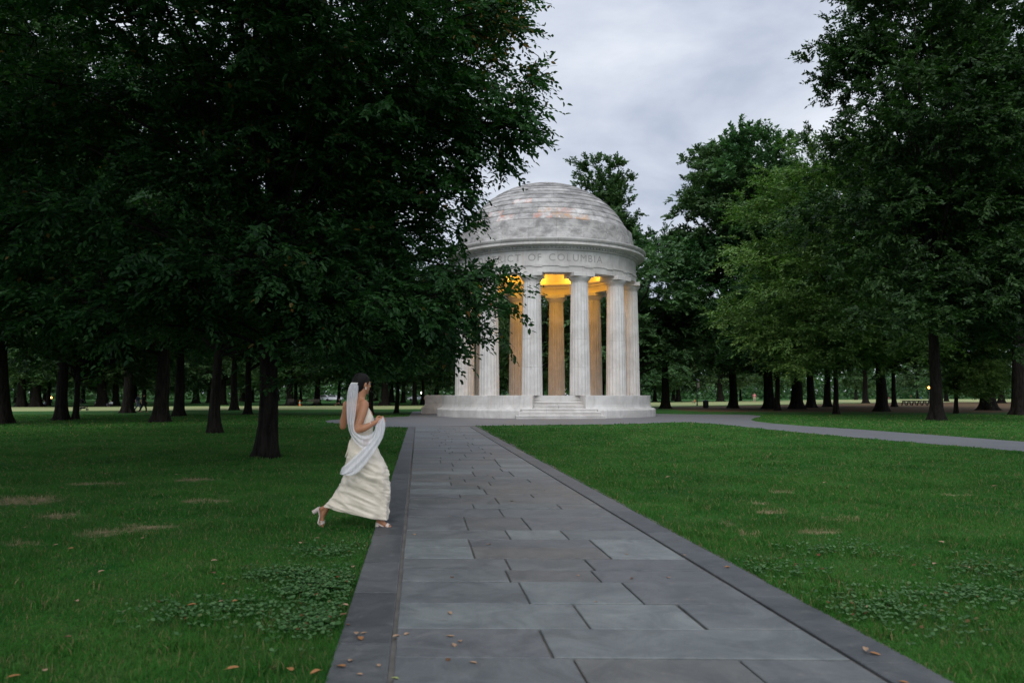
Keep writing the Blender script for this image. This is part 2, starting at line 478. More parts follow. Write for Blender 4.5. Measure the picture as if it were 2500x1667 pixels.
# ------------------------------------------------------------------ ground, field, plaza, path
SL = -0.1175                                         # the path drifts left as it runs to the memorial
def path_left(y): return -0.912 + (y - 4.0) * SL
PW = 3.03
PLAZA = [(-4.45, 35.2), (-5.6, 35.3), (-7.3, 37.6), (-8.74, 39.9), (-9.5, 41.2), (-10.2, 43.6), (-10.3, 45.2), (-10.0, 46.8), (-9.1, 48.8), (-8.1, 50.6), (-6.9, 53.4),
         (-7.6, 60.0), (-8.6, 69.0), (-7.0, 72), (0, 70), (6.0, 66.5), (10.0, 61.5), (12.5, 59.3), (15.0, 58.6), (16.9, 58.0), (17.1, 55.0), (16.2, 52.2), (14.9, 49.2), (13.6, 45.5), (13.1, 43.0), (12.95, 40.0),
         (13.3, 36.6), (14.27, 32.8), (15.3, 25.0), (16.6, 16.5), (19.0, 6.0), (16.0, 5.0), (13.7, 14.5), (12.75, 19.9), (11.4, 26.1), (10.72, 30.8), (10.42, 34.0), (10.28, 36.2), (10.1, 38.4), (9.75, 40.2), (9.2, 41.3),
         (8.2, 41.1), (6.2, 39.5), (4.0, 38.4), (1.95, 38.0), (0.0, 37.3), (-1.72, 36.6), (-1.72, 35.2)]
def poly_mesh(name, pts, z, mat):
    from mathutils.geometry import tessellate_polygon
    tris = tessellate_polygon([[Vector((x, y, 0)) for x, y in pts]])
    F = []
    for a_, b_, c_ in tris:
        (x0, y0), (x1, y1), (x2, y2) = pts[a_], pts[b_], pts[c_]
        F.append([a_, b_, c_] if (x1 - x0) * (y2 - y0) - (x2 - x0) * (y1 - y0) > 0 else [a_, c_, b_])
    mb = MB(); mb.add([(x, y, z) for x, y in pts], F)
    return mb.mesh(name, mat)
b = MB()
gx = [-1500, -900, -500, -300, -200, -140, -100, -70, -50, -35, -20, -10, 0, 10, 20, 35, 50, 70, 100, 140, 200, 300, 500, 900, 1500]
gy = [-400, -150, -60, -20, 0, 10, 20, 35, 50, 70, 90, 110, 130, 160, 200, 260, 350, 500, 800, 1300, 2200]
b.add([(x_, y_, 0) for y_ in gy for x_ in gx], [[j * len(gx) + i, j * len(gx) + i + 1, (j + 1) * len(gx) + i + 1, (j + 1) * len(gx) + i] for j in range(len(gy) - 1) for i in range(len(gx) - 1)])
tag(b.build("ground", M_GROUND), "green park lawn with worn patches", "lawn", kind="structure")
F_NEAR = [(-140, 36), (-60, 64), (-44, 70), (-22, 78), (-8.4, 83), (6, 90), (17.7, 101), (38, 122), (60, 143), (95, 168), (170, 190)]
F_FAR = [(-150, 66), (-75, 91), (-52, 99), (-30, 107), (-11, 110), (5, 125), (28, 161), (55, 196), (85, 234), (130, 285), (260, 330)]
FIELD = F_NEAR + F_FAR[::-1]
fb = MB(); nf_ = len(F_NEAR)
fb.add([(x, y, .006) for x, y in F_NEAR + F_FAR], [[i, i + 1, nf_ + i + 1, nf_ + i] for i in range(nf_ - 1)])
tag(fb.build("field", M_FIELD), "pale mown open field beyond the trees", "field", kind="structure")
tag(link("plaza", poly_mesh("plaza", PLAZA, 0.010, M_ASPH)), "grey paved ring and footpaths round the memorial", "paving", kind="structure")

rng = random.Random(11)
b = MB()                                             # mortar bed under the slabs
b.add([(path_left(-4), -4, .006), (path_left(-4) + PW, -4, .006), (path_left(35.3) + PW, 36.9, .006 + .008), (path_left(35.3), 35.3, .006 + .008)], [[0, 1, 2, 3]])
b.f[-1] = (b.f[-1][0], b.f[-1][1])
mort = b.build("path", M_MORTAR)
tag(mort, "walkway of bluestone slabs leading to the memorial", "path", kind="structure")
def slab(mb, x0, x1, y0, y1, tint, g=0.006, z=0.022, skew=0.0):
    """one paving stone with softly broken edges; x is measured across the path"""
    bev = 0.006
    P = []
    for zz_, i in ((0.0, 0.0), (z - 0.004, 0.0), (z, bev)):
        for (xx, yy) in ((x0 + g + i, y0 + g + i), (x1 - g - i, y0 + g + i), (x1 - g - i, y1 - g - i), (x0 + g + i, y1 - g - i)):
            yk = yy + skew * (xx - PW / 2)
            P.append((path_left(yk) + xx, yk, zz_))
    F = [[8, 9, 10, 11]]
    for k in (0, 4):
        for i in range(4):
            F.append([k + i, k + (i + 1) % 4, k + 4 + (i + 1) % 4, k + 4 + i])
    mb.add(P, F, tint)
bs, bb = MB(), MB()
y = -3.8
while y < 35.0:
    d = rng.choice([0.40, 0.46, 0.52, 0.60, 0.70, 0.86]) * rng.uniform(0.92, 1.08)
    if y + d > 35.0: d = 35.3 - y
    cuts = [0.325]
    while cuts[-1] < PW - 0.31:
        w = rng.uniform(0.55, 1.2)
        nx = cuts[-1] + w
        if nx > PW - 0.31 - 0.45: nx = PW - 0.31
        cuts.append(nx)
    sk = rng.uniform(-0.012, 0.012) - 0.02
    for i in range(len(cuts) - 1):
        # sometimes one stone is split into two courses
        if d > 0.68 and rng.random() < 0.55:
            m_ = y + d * rng.uniform(0.38, 0.62)
            slab(bs, cuts[i], cuts[i + 1], y, m_, rng.random(), rng.uniform(.005, .009), 0.024 + rng.uniform(-.003, .003), -0.02)
            slab(bs, cuts[i], cuts[i + 1], m_, y + d, rng.random(), rng.uniform(.005, .009), 0.024 + rng.uniform(-.003, .003), -0.02)
        else:
            slab(bs, cuts[i], cuts[i + 1], y, y + d, rng.random(), rng.uniform(.005, .010), 0.024 + rng.uniform(-.003, .003), -0.02)
    y += d
for x0, x1 in ((0.0, 0.305), (PW - 0.295, PW)):
    y = -3.6
    while y < 35.2:
        d = rng.uniform(0.95, 1.75)
        slab(bb, x0, x1, y, min(y + d, 35.4), rng.random(), 0.004, 0.026 + rng.uniform(-.001, .001), -0.02)
        y += d
tag(bs.build("path_slabs", M_SLAB, None), "blue grey stone slabs laid in courses along the walkway", "paving", kind="structure")
tag(bb.build("path_border", M_BORDER, None), "dark stone border strips edging the walkway", "paving", kind="structure")

def in_poly(x, y, poly):
    r = np.zeros(len(x), bool); n = len(poly); j = n - 1
    for i in range(n):
        xi, yi = poly[i]; xj, yj = poly[j]
        c = ((yi > y) != (yj > y)) & (x < (xj - xi) * (y - yi) / (yj - yi + 1e-12) + xi)
        r ^= c; j = i
    return r
def on_path(x, y, grow=0.0):
    l = -0.912 + (y - 4.0) * SL
    return (x > l - grow) & (x < l + PW + grow) & (y < 36.5)

def make_grass():
    g = np.random.default_rng(5)
    mb = MB()
    for y0, y1, dens, w, h in ((2.6, 5.5, 5200, .0042, .050), (5.5, 9, 3300, .0055, .050), (9, 14, 1700, .008, .050), (14, 22, 720, .013, .050), (22, 34, 270, .022, .052), (34, 58, 70, .04, .055)):
        half = lambda yy: 0.70 * yy + 1.6
        W = half(y1); n = int(dens * (y1 - y0) * 2 * W)
        x = g.uniform(-W, W, n); yv = g.uniform(y0, y1, n)
        k = (np.abs(x) < half(yv)) & ~on_path(x, yv, -0.012) & ~in_poly(x, yv, PLAZA) & ((x - 2.34) ** 2 + (yv - 55.55) ** 2 > 64)
        # thin where the ground is bare, tufted elsewhere
        pm = np.zeros(n)
        for px, py, rx, ry in PATCHES:
            pm = np.maximum(pm, np.clip(1.2 - ((x - px) / rx) ** 2 - ((yv - py) / ry) ** 2, 0, 1))
        k &= g.random(n) > pm * 0.55
        x, yv = x[k], yv[k]; n = len(x)
        hh = h * g.uniform(0.45, 1.25, n) * (0.8 + 0.35 * np.sin(x * 2.1 + 1.3 * np.sin(yv * 1.7)) * np.sin(yv * 2.7 + x))
        clump = (np.sin(x * 5.1 + 2 * np.sin(yv * 3.3)) * np.sin(yv * 6.3 + 2 * np.sin(x * 2.9)) > .72)
        hh = np.where(clump, hh * 1.55, hh)
        a = g.uniform(0, 2 * np.pi, n); ww = w * g.uniform(0.7, 1.3, n) * np.where(clump, 1.5, 1.0)
        la = g.uniform(0, 2 * np.pi, n); le = hh * g.uniform(0.15, 0.95, n)
        dx, dy = np.cos(a) * ww / 2, np.sin(a) * ww / 2
        V = np.zeros((n, 5, 3), np.float32)
        V[:, 0] = np.stack([x - dx, yv - dy, np.zeros(n)], 1)
        V[:, 1] = np.stack([x + dx, yv + dy, np.zeros(n)], 1)
        mx, my = x + np.cos(la) * le * .35, yv + np.sin(la) * le * .35
        V[:, 2] = np.stack([mx + dx * .8, my + dy * .8, hh * .62], 1)
        V[:, 3] = np.stack([mx - dx * .8, my - dy * .8, hh * .62], 1)
        V[:, 4] = np.stack([x + np.cos(la) * le, yv + np.sin(la) * le, hh], 1)
        i = np.arange(n)[:, None] * 5
        t = g.random(n)
        mb.add(V.reshape(-1, 3), i + np.array([[0, 1, 2, 3]]), t)
        mb.f.append(((i + np.array([[3, 2, 4]])).astype(np.int32) + mb.n - n * 5, t.astype(np.float32)))
    return mb.build("grass", M_GRASS)
tag(make_grass(), "short green lawn grass on both sides of the walkway", "grass", kind="stuff")
def make_clover():
    g = np.random.default_rng(8); mb = MB()
    for cx, cy, rx, ry, n in ((-1.35, 5.9, .28, .40, 620), (-1.15, 5.0, .30, .4, 420), (-1.75, 6.2, .30, .2, 200), (-1.9, 5.2, .5, .35, 240), (-1.6, 7.1, .35, .3, 150), (2.35, 5.2, .4, .5, 260), (3.1, 5.6, .5, .3, 200), (2.0, 6.4, .4, .3, 130), (3.9, 6.3, .6, .4, 150), (2.9, 7.2, .5, .4, 120), (3.6, 4.7, .5, .4, 160)):
        x = cx + g.normal(0, rx * .55, n); yv = cy + g.normal(0, ry * .55, n)
        k = ~on_path(x, yv, 0.02); x, yv = x[k], yv[k]; n = len(x)
        z = g.uniform(.035, .065, n); r = g.uniform(.009, .017, n); a0 = g.uniform(0, 6.28, n)
        for q in range(3):
            a = a0 + q * 2.094
            cxq, cyq = x + np.cos(a) * r, yv + np.sin(a) * r
            V = np.zeros((n, 6, 3), np.float32)
            for s in range(6):
                b_ = s * math.pi / 3
                V[:, s] = np.stack([cxq + np.cos(b_) * r * .9, cyq + np.sin(b_) * r * .9, z + r * .5 * np.cos(b_ - a)], 1)
            mb.add(V.reshape(-1, 3), np.arange(n)[:, None] * 6 + np.arange(6)[None, :], g.random(n))
    return mb.build("clover", mat_leaf("clover_leaves", (0.035, 0.115, 0.033), (0.070, 0.185, 0.060), (0.12, 0.25, 0.095)))
tag(make_clover(), "low clover growing in the lawn along the walkway", "clover", kind="stuff")

# ------------------------------------------------------------------ the memorial
def make_memorial():
    root = empty("memorial_temple", (2.34, 55.55, 0.0), R(4.3), 1.148)
    tag(root, "round white marble memorial temple with stepped dome, fluted columns and a glowing orange ceiling", "memorial")
    rg = random.Random(3)
    # platform: plinth and upper wall of separate stones, cut open for the stair
    aw = math.asin(1.42 / 6.3); ap = math.asin(2.05 / 6.5)
    p = MB()
    plinth = [(5.4, 0.0), (6.56, 0.0), (6.56, 0.40), (6.50, 0.46), (6.40, 0.50), (5.4, 0.50)]
    p.blocks(plinth, 28, rg, 0.008, 4, ap, 2 * math.pi - ap, .40, .60)
    wall = [(5.4, 0.50), (6.33, 0.50), (6.28, 0.60), (6.26, 0.72), (6.26, 1.20), (6.24, 1.22), (5.4, 1.22)]
    p.blocks(wall, 22, rg, 0.008, 5, aw, 2 * math.pi - aw, .42, .60)
    p.build("platform", M_MARBLE, root)
    fl = MB()
    fl.lathe([(0.02, 1.218), (5.4, 1.218), (5.41, 0.3)], 96, tint=.45)
    for k in (-1, 1):                              # floor beside the stair head
        a = aw * k
    fl.build("floor", M_MARBLE, root)
    s = MB()
    rise = 1.22 / 7
    for i in range(7):
        yf = -6.78 + i * 0.29
        hw = 2.35 - 0.16 * i if i < 3 else 1.40
        yb = -5.0
        n = 3 if i < 3 else 2
        for q in range(n):
            xa = -hw + 2 * hw * q / n; xb = -hw + 2 * hw * (q + 1) / n
            tt = rg.uniform(.40, .6)
            s.box(((xa + xb) / 2, (yf + .035 + yb) / 2, rise * (i + .5) - .025), (xb - xa - .012, yb - yf - .035, rise - .05), tint=tt - .18)  # risers darker, treads lighter: shading contrast put into the stone tint
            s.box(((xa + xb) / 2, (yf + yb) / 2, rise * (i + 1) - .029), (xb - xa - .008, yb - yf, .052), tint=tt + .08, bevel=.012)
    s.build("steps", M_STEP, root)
    # low flared pier on the far side
    q = MB()
    for ang in (R(-62),):
        M = Matrix.Translation((-6.55, 6.2, 0))
        prof = [(1.15, 0), (1.15, .38), (.98, .50), (.90, .66), (.90, 1.2), (.86, 1.24)]
        V, F = [], []
        for hx, z in prof: V += [(-hx, -hx * .8, z), (hx, -hx * .8, z), (hx, hx * .8, z), (-hx, hx * .8, z)]
        for i in range(len(prof) - 1):
            for k in range(4): F.append([i * 4 + k, i * 4 + (k + 1) % 4, i * 4 + 4 + (k + 1) % 4, i * 4 + 4 + k])
        F.append([20, 21, 22, 23])
        q.add([M @ Vector(v) for v in V], F, .5)
    q.build("side_pier", M_MARBLE, root)
    # columns
    RC = 5.08
    def shaft_mesh():
        mb = MB(); nf, sub = 20, 4
        zs = [1.22, 2.74, 4.27, 5.80, 7.44]
        for d in range(4):
            z0, z1 = zs[d], zs[d + 1]
            g = 0.003
            levels = [(z0 + (g if d else 0), -.005 if d else 0), (z0 + g + .012 if d else z0 + .01, 0), ((z0 + z1) / 2, 0), (z1 - g - .012, 0), (z1 - (g if d < 3 else 0), -.005 if d < 3 else 0)]
            rows = []
            for z, ins in levels:
                tt = (z - 1.22) / 6.22
                r = .575 - .098 * tt - .022 * tt * (tt - 1) * -1 * -1 + ins
                row = []
                for k in range(nf * sub):
                    ph = (k % sub) / sub
                    dep = .036 * (r / .57) * math.sin(math.pi * ph)
                    a = 2 * math.pi * k / (nf * sub)
                    row.append(((r - dep) * math.cos(a), (r - dep) * math.sin(a), z))
                rows.append(row)
            V = [v for row in rows for v in row]; m = nf * sub
            F = [[i * m + k, i * m + (k + 1) % m, (i + 1) * m + (k + 1) % m, (i + 1) * m + k] for i in range(len(rows) - 1) for k in range(m)]
            F.append(list(range(m))[::-1]); F.append([(len(rows) - 1) * m + k for k in range(m)])
            mb.add(V, F, [.50, .54, .52, .56][d])
        return mb.mesh("shaft", M_COLUMN)
    def capital_mesh():
        mb = MB()
        mb.lathe([(.47, 7.40), (.485, 7.42), (.475, 7.44), (.487, 7.455), (.50, 7.47), (.545, 7.53), (.60, 7.60), (.63, 7.66), (.625, 7.69), (.3, 7.69)], 40, tint=.5)
        mb.box((0, 0, 7.80), (1.28, 1.28, .215), tint=.55, bevel=.01)
        return mb.mesh("capital", M_COLUMN)
    sm, cm = shaft_mesh(), capital_mesh()
    for i in range(12):
        a = R(15 + 30 * i)
        col = link("column", sm, root, (RC * math.sin(a), -RC * math.cos(a), 0), a + R(rg.uniform(-3, 3)))
        link("capital", cm, col, (0, 0, 0), 0.0)
    # architrave and frieze as rings of stones, back faces plain
    e = MB()
    e.blocks([(4.62, 7.90), (5.50, 7.90), (5.50, 8.24), (4.62, 8.24)], 12, rg, .006, 8, lo=.46, hi=.58, off=R(15))
    e.blocks([(4.62, 8.245), (5.54, 8.245), (5.54, 8.33), (4.62, 8.33)], 24, rg, .006, 4, lo=.46, hi=.58)
    e.blocks([(4.62, 8.335), (5.49, 8.335), (5.49, 9.10), (4.62, 9.10)], 24, rg, .005, 4, lo=.48, hi=.58, off=R(7))
    for i in range(24):                              # small blocks with pegs below the band
        a = R(15 * i + 4)
        e.lathe([(5.45, 8.20), (5.545, 8.20), (5.545, 8.243), (5.45, 8.243)], 4, a - R(2.7), a + R(2.7), .5, True, True)
        for k in range(6):
            b_ = a + R(-2.25 + .9 * k)
            e.lathe([(5.48, 8.165), (5.535, 8.165), (5.535, 8.198), (5.48, 8.198)], 1, b_ - R(.22), b_ + R(.22), .45, True, True)
    ent = e.build("entablature", M_MARBLE, root)
    co = MB()
    co.blocks([(4.7, 9.105), (5.54, 9.105), (5.60, 9.15), (5.60, 9.20), (4.7, 9.20)], 24, rg, .004, 4, lo=.46, hi=.55)
    for i in range(180):
        a = R(2 * i)
        co.lathe([(5.58, 9.205), (5.70, 9.205), (5.70, 9.285), (5.58, 9.285)], 1, a - R(.62), a + R(.62), .5, True, True)
    co.blocks([(4.7, 9.20), (5.585, 9.20), (5.585, 9.29), (4.7, 9.29)], 24, rg, .004, 4, lo=.30, hi=.36)
    co.blocks([(4.7, 9.295), (5.74, 9.295), (5.80, 9.34), (5.97, 9.36), (6.00, 9.37), (6.00, 9.50), (5.985, 9.51), (4.7, 9.51)], 24, rg, .010, 4, lo=.50, hi=.60)
    co.blocks([(4.7, 9.515), (6.02, 9.515), (6.05, 9.55), (6.09, 9.62), (6.10, 9.68), (6.06, 9.71), (5.5, 9.80), (4.7, 9.80)], 24, rg, .012, 4, lo=.20, hi=.30)
    co.build("cornice", M_MARBLE, root)
    # writing on the frieze, each letter bent to the curve
    ins = MB()
    text = "THE DISTRICT OF COLUMBIA"
    cu = bpy.data.curves.new("letters", "FONT")
    R_f = 5.492
    def letter(ch):
        cu.body = ch; cu.size = 0.56; cu.extrude = 0.0; cu.resolution_u = 4
        o = bpy.data.objects.new("tmp_letter", cu); COL.objects.link(o)
        dg = bpy.context.evaluated_depsgraph_get(); dg.update()
        ev = o.evaluated_get(dg); me = ev.to_mesh()
        vs = [v.co[:] for v in me.vertices]; fs = [list(p_.vertices) for p_ in me.polygons]
        ev.to_mesh_clear(); bpy.data.objects.remove(o)
        return vs, fs
    widths, glyphs = [], []
    for ch in text:
        if ch == " ": widths.append(.30); glyphs.append(None); continue
        vs, fs = letter(ch); w = max(v[0] for v in vs) - min(v[0] for v in vs)
        glyphs.append((vs, fs, min(v[0] for v in vs))); widths.append(w + .115)
    # the gap before COLUMBIA's second letter stands near the stair axis
    upto = sum(widths[:17]); s0 = -upto + 0.02
    x = s0
    for g, w in zip(glyphs, widths):
        if g:
            vs, fs, mn = g
            V = []
            for vx, vy, _ in vs:
                a = (x + vx - mn) / R_f
                V.append((vx - mn + x, vy))
            # subdivide nothing: letters are small against the curve
            W = [((R_f + .004) * math.sin(px / R_f), -(R_f + .004) * math.cos(px / R_f), 8.52 + py) for px, py in V]
            ins.add(W, fs, .5)
        x += w
    ins.build("inscription", M_GROOVE, ent)
    bpy.data.curves.remove(cu)
    # dome: a low drum, then stepped courses of stones
    d = MB()
    nb = 30
    d.blocks([(4.6, 9.80), (5.36, 9.80), (5.36, 10.42), (5.34, 10.44), (4.6, 10.44)], 22, rg, .007, 5, lo=.62, hi=.82)
    d.blocks([(4.4, 10.445), (5.30, 10.445), (5.28, 10.86), (5.20, 10.90), (4.4, 10.95)], 26, rg, .007, 4, lo=.55, hi=.80)
    prof = [(5.06, 10.95), (4.83, 11.33), (4.62, 11.68), (4.40, 12.01), (4.12, 12.33), (3.82, 12.63), (3.50, 12.90), (3.15, 13.15), (2.78, 13.37), (2.36, 13.58), (1.92, 13.76), (1.46, 13.90), (.98, 14.0), (.5, 14.07)]
    for i in range(len(prof) - 1):
        r0, z0 = prof[i]; r1, z1 = prof[i + 1]
        n = max(8, int(nb * r0 / 5.1))
        sp = {}
        if i == 0: sp = {k: v for k, v in ((0, 2.0), (n - 1, 3.0), (1, 2.0), (2, .9), (n - 3, 3.0), (n - 5, 3.0))}
        if i == 1: sp = {0: 3.0, 1: 1.0, n - 1: 2.0, n - 4: 3.0}
        if i == 3: sp = {n - 2: 3.0}
        lip = .03
        d.blocks([(max(r1 - .55, .02), z0), (r0 + lip, z0), (r0 + lip - .004, z0 + .04), ((r0 + r1) / 2 + .035, (z0 + z1) / 2 + .02), (r1 + .015, z1 - .006), (max(r1 - .55, .02), z1 - .006)], n, rg, .006, 3, lo=.34, hi=.62, special=sp, off=R(rg.uniform(0, 9)) - R(6))
    d.lathe([(.52, 14.05), (.45, 14.13), (.0, 14.16)], 24, tint=.4)
    d.build("dome", M_DOME, root)
    # inside: moulded ledge and a coffered ceiling vault, lit from behind the ledge
    c = MB()
    c.lathe([(4.6, 7.92), (4.6, 8.30), (4.54, 8.32), (4.54, 8.44), (4.46, 8.50), (4.36, 8.54), (4.36, 8.62), (4.58, 8.64), (4.60, 8.8)], 72, tint=.5)
    va = [(4.60, 8.64)]
    for k in range(1, 15):
        a = R(90 * k / 14.0)
        va.append((max(.02, 4.58 * math.cos(a)), 8.9 + 3.2 * math.sin(a)))
    for k in range(len(va) - 1):
        c.lathe([va[k], (va[k + 1][0] + .05, va[k][1] + .02), va[k + 1]] if k % 2 else [va[k], va[k + 1]], 72, tint=.5)
    c.build("ceiling", M_CEIL, root)
    lm, lt = new_mat("warm_uplight"); t = NT(lt)
    em = t.n("ShaderNodeEmission"); em.inputs[0].default_value = (1, .50, .08, 1); em.inputs[1].default_value = 14.0; t.out(em.outputs[0])
    ub = MB(); ub.box((0, 0, .03), (.22, .12, .06), bevel=.01); ubm = ub.mesh("uplight", M_DARKMETAL)
    ul = MB(); ul.box((0, 0, .066), (.19, .09, .010)); ulm = ul.mesh("lamp_glass", lm)
    for i in range(12):
        a = R(30 * i)
        f = link("uplight", ubm, root, (4.44 * math.sin(a), -4.44 * math.cos(a), 8.645), a)
        link("lamp_glass", ulm, f, (0, 0, 0), 0)
        ld = bpy.data.lights.new("uplight", "POINT"); ld.energy = 62; ld.color = (1.0, .49, .045); ld.shadow_soft_size = .12
        lo = bpy.data.objects.new("lamp_light", ld); lo.parent = f; lo.location = (0, .22, .32); COL.objects.link(lo)
    return root
make_memorial()

# ------------------------------------------------------------------ trees
def unit(a): return a / (np.linalg.norm(a, axis=-1, keepdims=True) + 1e-9)
def leaf_cards(mb, P, D, N, L, g, wide=0.52, fine=True):
    """pointed leaves folded along the midrib: P base points, D directions, N normals, L lengths"""
    n = len(P)
    D = unit(D); S = unit(np.cross(D, N)); N = np.cross(S, D)
    L = L[:, None]; W = L * wide * 0.5
    t = np.clip(g.random(n) ** 1.1 * 0.94, 0, 1)
    if fine:
        V = np.zeros((n, 6, 3), np.float32)
        V[:, 0] = P
        V[:, 1] = P + D * L * .30 + S * W * .92 + N * L * .07
        V[:, 2] = P + D * L * .66 + S * W * .80 + N * L * .05
        V[:, 3] = P + D * L * 1.0 - N * L * .08
        V[:, 4] = P + D * L * .66 - S * W * .80 + N * L * .05
        V[:, 5] = P + D * L * .30 - S * W * .92 + N * L * .07
        i = np.arange(n)[:, None] * 6
        F1 = i + np.array([[0, 1, 2, 3]]); F2 = i + np.array([[0, 3, 4, 5]])
        mb.add(V.reshape(-1, 3), F1, t)
        mb.f.append((F2.astype(np.int32) + mb.n - n * 6, t.astype(np.float32)))
    else:
        V = np.zeros((n, 4, 3), np.float32)
        V[:, 0] = P; V[:, 1] = P + D * L * .48 + S * W + N * L * .06
        V[:, 2] = P + D * L; V[:, 3] = P + D * L * .48 - S * W + N * L * .06
        mb.add(V.reshape(-1, 3), np.arange(n)[:, None] * 4 + np.array([[0, 1, 2, 3]]), t)
    return t

def make_tree(seed, ells, boughs, sprays, twigs, lpt, leaf, spread, mat, fine=False, shell=0.45, droop=0.25, z_lo=2.0, z_hi=9.0, limb_r=0.07, autumn=None, twl=0.75, cut=None, every=2):
    """crown mesh (leaf sprays hung on boughs) and limb mesh; ells: (cx,cy,cz,rx,ry,rz) about the trunk foot"""
    g = np.random.default_rng(seed)
    E = np.array(ells, float)
    vol = (E[:, 3] * E[:, 4] * E[:, 5]) ** 0.72
    k = g.choice(len(E), boughs, p=vol / vol.sum())
    d = unit(g.normal(size=(boughs, 3)))
    r = shell + (1 - shell) * g.random(boughs) ** 0.6
    B = E[k, :3] + d * E[k, 3:] * r[:, None] * 0.90
    # sprays round each bough
    bi = np.repeat(np.arange(boughs), sprays)
    S = B[bi] + g.normal(size=(len(bi), 3)) * np.array([1, 1, .55]) * spread
    if cut is not None: keep = cut(S, g); bi, S = bi[keep], S[keep]
    ax = np.stack([S[:, 0] * .0, S[:, 1] * .0, np.clip(S[:, 2] * .55, 1.5, None)], 1)
    out = unit((S - ax) * np.array([1, 1, .45])) + g.normal(size=S.shape) * .40
    out[:, 2] -= droop
    out = unit(out)
    m = len(S)
    # twigs
    ti = np.repeat(np.arange(m), twigs)
    yaw = g.uniform(-1.25, 1.25, len(ti)); c, s = np.cos(yaw), np.sin(yaw)
    o = out[ti]
    td = np.stack([o[:, 0] * c - o[:, 1] * s, o[:, 0] * s + o[:, 1] * c, o[:, 2] + g.normal(0, .22, len(ti)) - .05], 1)
    td = unit(td)
    tl = twl * g.uniform(.55, 1.25, len(ti))
    tn = unit(np.array([0, 0, 1.0]) * .9 + g.normal(size=(len(ti), 3)) * .34 + o * .25)
    ts = unit(np.cross(td, tn))
    # leaves alternate along the twig
    li = np.repeat(np.arange(len(ti)), lpt)
    f = np.tile((np.arange(lpt) + .6) / lpt, len(ti))
    side = np.tile(np.where(np.arange(lpt) % 2, 1.0, -1.0), len(ti))
    P = S[ti][li] + td[li] * (tl[li] * f)[:, None] - np.array([0, 0, 1.0]) * (f ** 2 * tl[li] * .18)[:, None]
    D = td[li] * .75 + ts[li] * side[:, None] * .75 + g.normal(size=P.shape) * .24
    D[:, 2] -= .22
    N = tn[li] + g.normal(size=P.shape) * .36
    mb = MB()
    leaf_cards(mb, P, D, N, leaf * g.uniform(.68, 1.22, len(P)), g, fine=fine)
    if autumn is not None:
        a = autumn(P, g)
        for q in range(len(mb.f)):
            F, t = mb.f[q]; mb.f[q] = (F, np.where(a, g.uniform(.97, 1.0, len(t)).astype(np.float32), t))
    # light and dark clumps: every bough has its own slight leaf tone
    tone = g.normal(0, .13, boughs)
    for q in range(len(mb.f)):
        F, t = mb.f[q]; bt = tone[bi[ti[li]]]
        mb.f[q] = (F, np.where(t < .95, np.clip(t + bt, 0, .94), t).astype(np.float32))
    crown = mb.mesh("crown", mat)
    lb = MB()
    for i in range(0, boughs, every):
        b_ = B[i]; zt = np.clip(z_lo + (b_[2] - z_lo) * g.uniform(.15, .55), z_lo, z_hi)
        p0 = np.array([0, 0, zt]); h = np.linalg.norm(b_[:2])
        p1 = p0 * .45 + b_ * .55 + np.array([0, 0, .12 * h]) + g.normal(size=3) * .25
        u = np.linspace(0, 1, 7)[:, None]
        C = (1 - u) ** 2 * p0 + 2 * u * (1 - u) * p1 + u ** 2 * b_
        C[1:-1] += g.normal(size=(5, 3)) * .07
        lb.tube(C, limb_r * (1 - .82 * u[:, 0]) * g.uniform(.7, 1.3), 6, False)
    if fine:
        for j in range(m):
            b_ = B[bi[j]]; e_ = S[j] + out[j] * twl * .75; mid = (b_ + e_) / 2 + g.normal(size=3) * .12
            lb.tube([b_, mid, S[j], e_], [.014, .010, .007, .003], 3, False)
    limbs = lb.mesh("limbs", M_BARK)
    return crown, limbs

def trunk_mesh(r, h, seed, lean=(0, 0), flare=1.5):
    g = random.Random(seed); n = 30
    zs = [0, .08, .2, .4, .75, 1.3, 2.2, 3.4, 5, 7, h] if h > 7.5 else [0, .08, .2, .4, .75, 1.3, 2.2, 3.4, h]
    ph = [g.uniform(0, 6.28) for _ in range(3)]; lob = g.choice([4, 5, 6])
    V = []
    for z in zs:
        fl = 1 + (flare - 1) * math.exp(-z / .38) + .10 * math.exp(-z / 1.6)
        tp = 1 - .5 * (z / h) ** 1.2
        ox = lean[0] * z + .05 * math.sin(z * .9 + ph[0]) * min(z, 1); oy = lean[1] * z + .05 * math.sin(z * .7 + ph[1]) * min(z, 1)
        for k in range(n):
            a = 2 * math.pi * k / n
            w = 1 + .22 * math.exp(-z / .42) * math.sin(lob * a + ph[2]) + .05 * math.sin(3 * a + ph[0] + z * .4) + .045 * math.sin(11 * a + ph[1] + .5 * z) + .03 * g.uniform(-1, 1)
            V.append((ox + r * fl * tp * w * math.cos(a), oy + r * fl * tp * w * math.sin(a), z - .02))
    F = [[i * n + k, i * n + (k + 1) % n, (i + 1) * n + (k + 1) % n, (i + 1) * n + k] for i in range(len(zs) - 1) for k in range(n)]
    F.append([(len(zs) - 1) * n + k for k in range(n)])
    mb = MB(); mb.add(V, F)
    return mb.mesh("trunk", M_BARK, True)

def plant(name, label, proto, loc, s=1.0, rz=0.0, r=.4, bole=6.0, seed=0, lean=(0, 0), sz=None, group=None):
    root = empty(name, (loc[0], loc[1], 0))
    tag(root, label, "tree", group)
    link("trunk", trunk_mesh(r, bole, seed, lean), root)
    for nm, me in (("limbs", proto[1]), ("crown", proto[0])):
        o = link(nm, me, root, None, rz); o.scale = (s, s, sz or s)
    return root

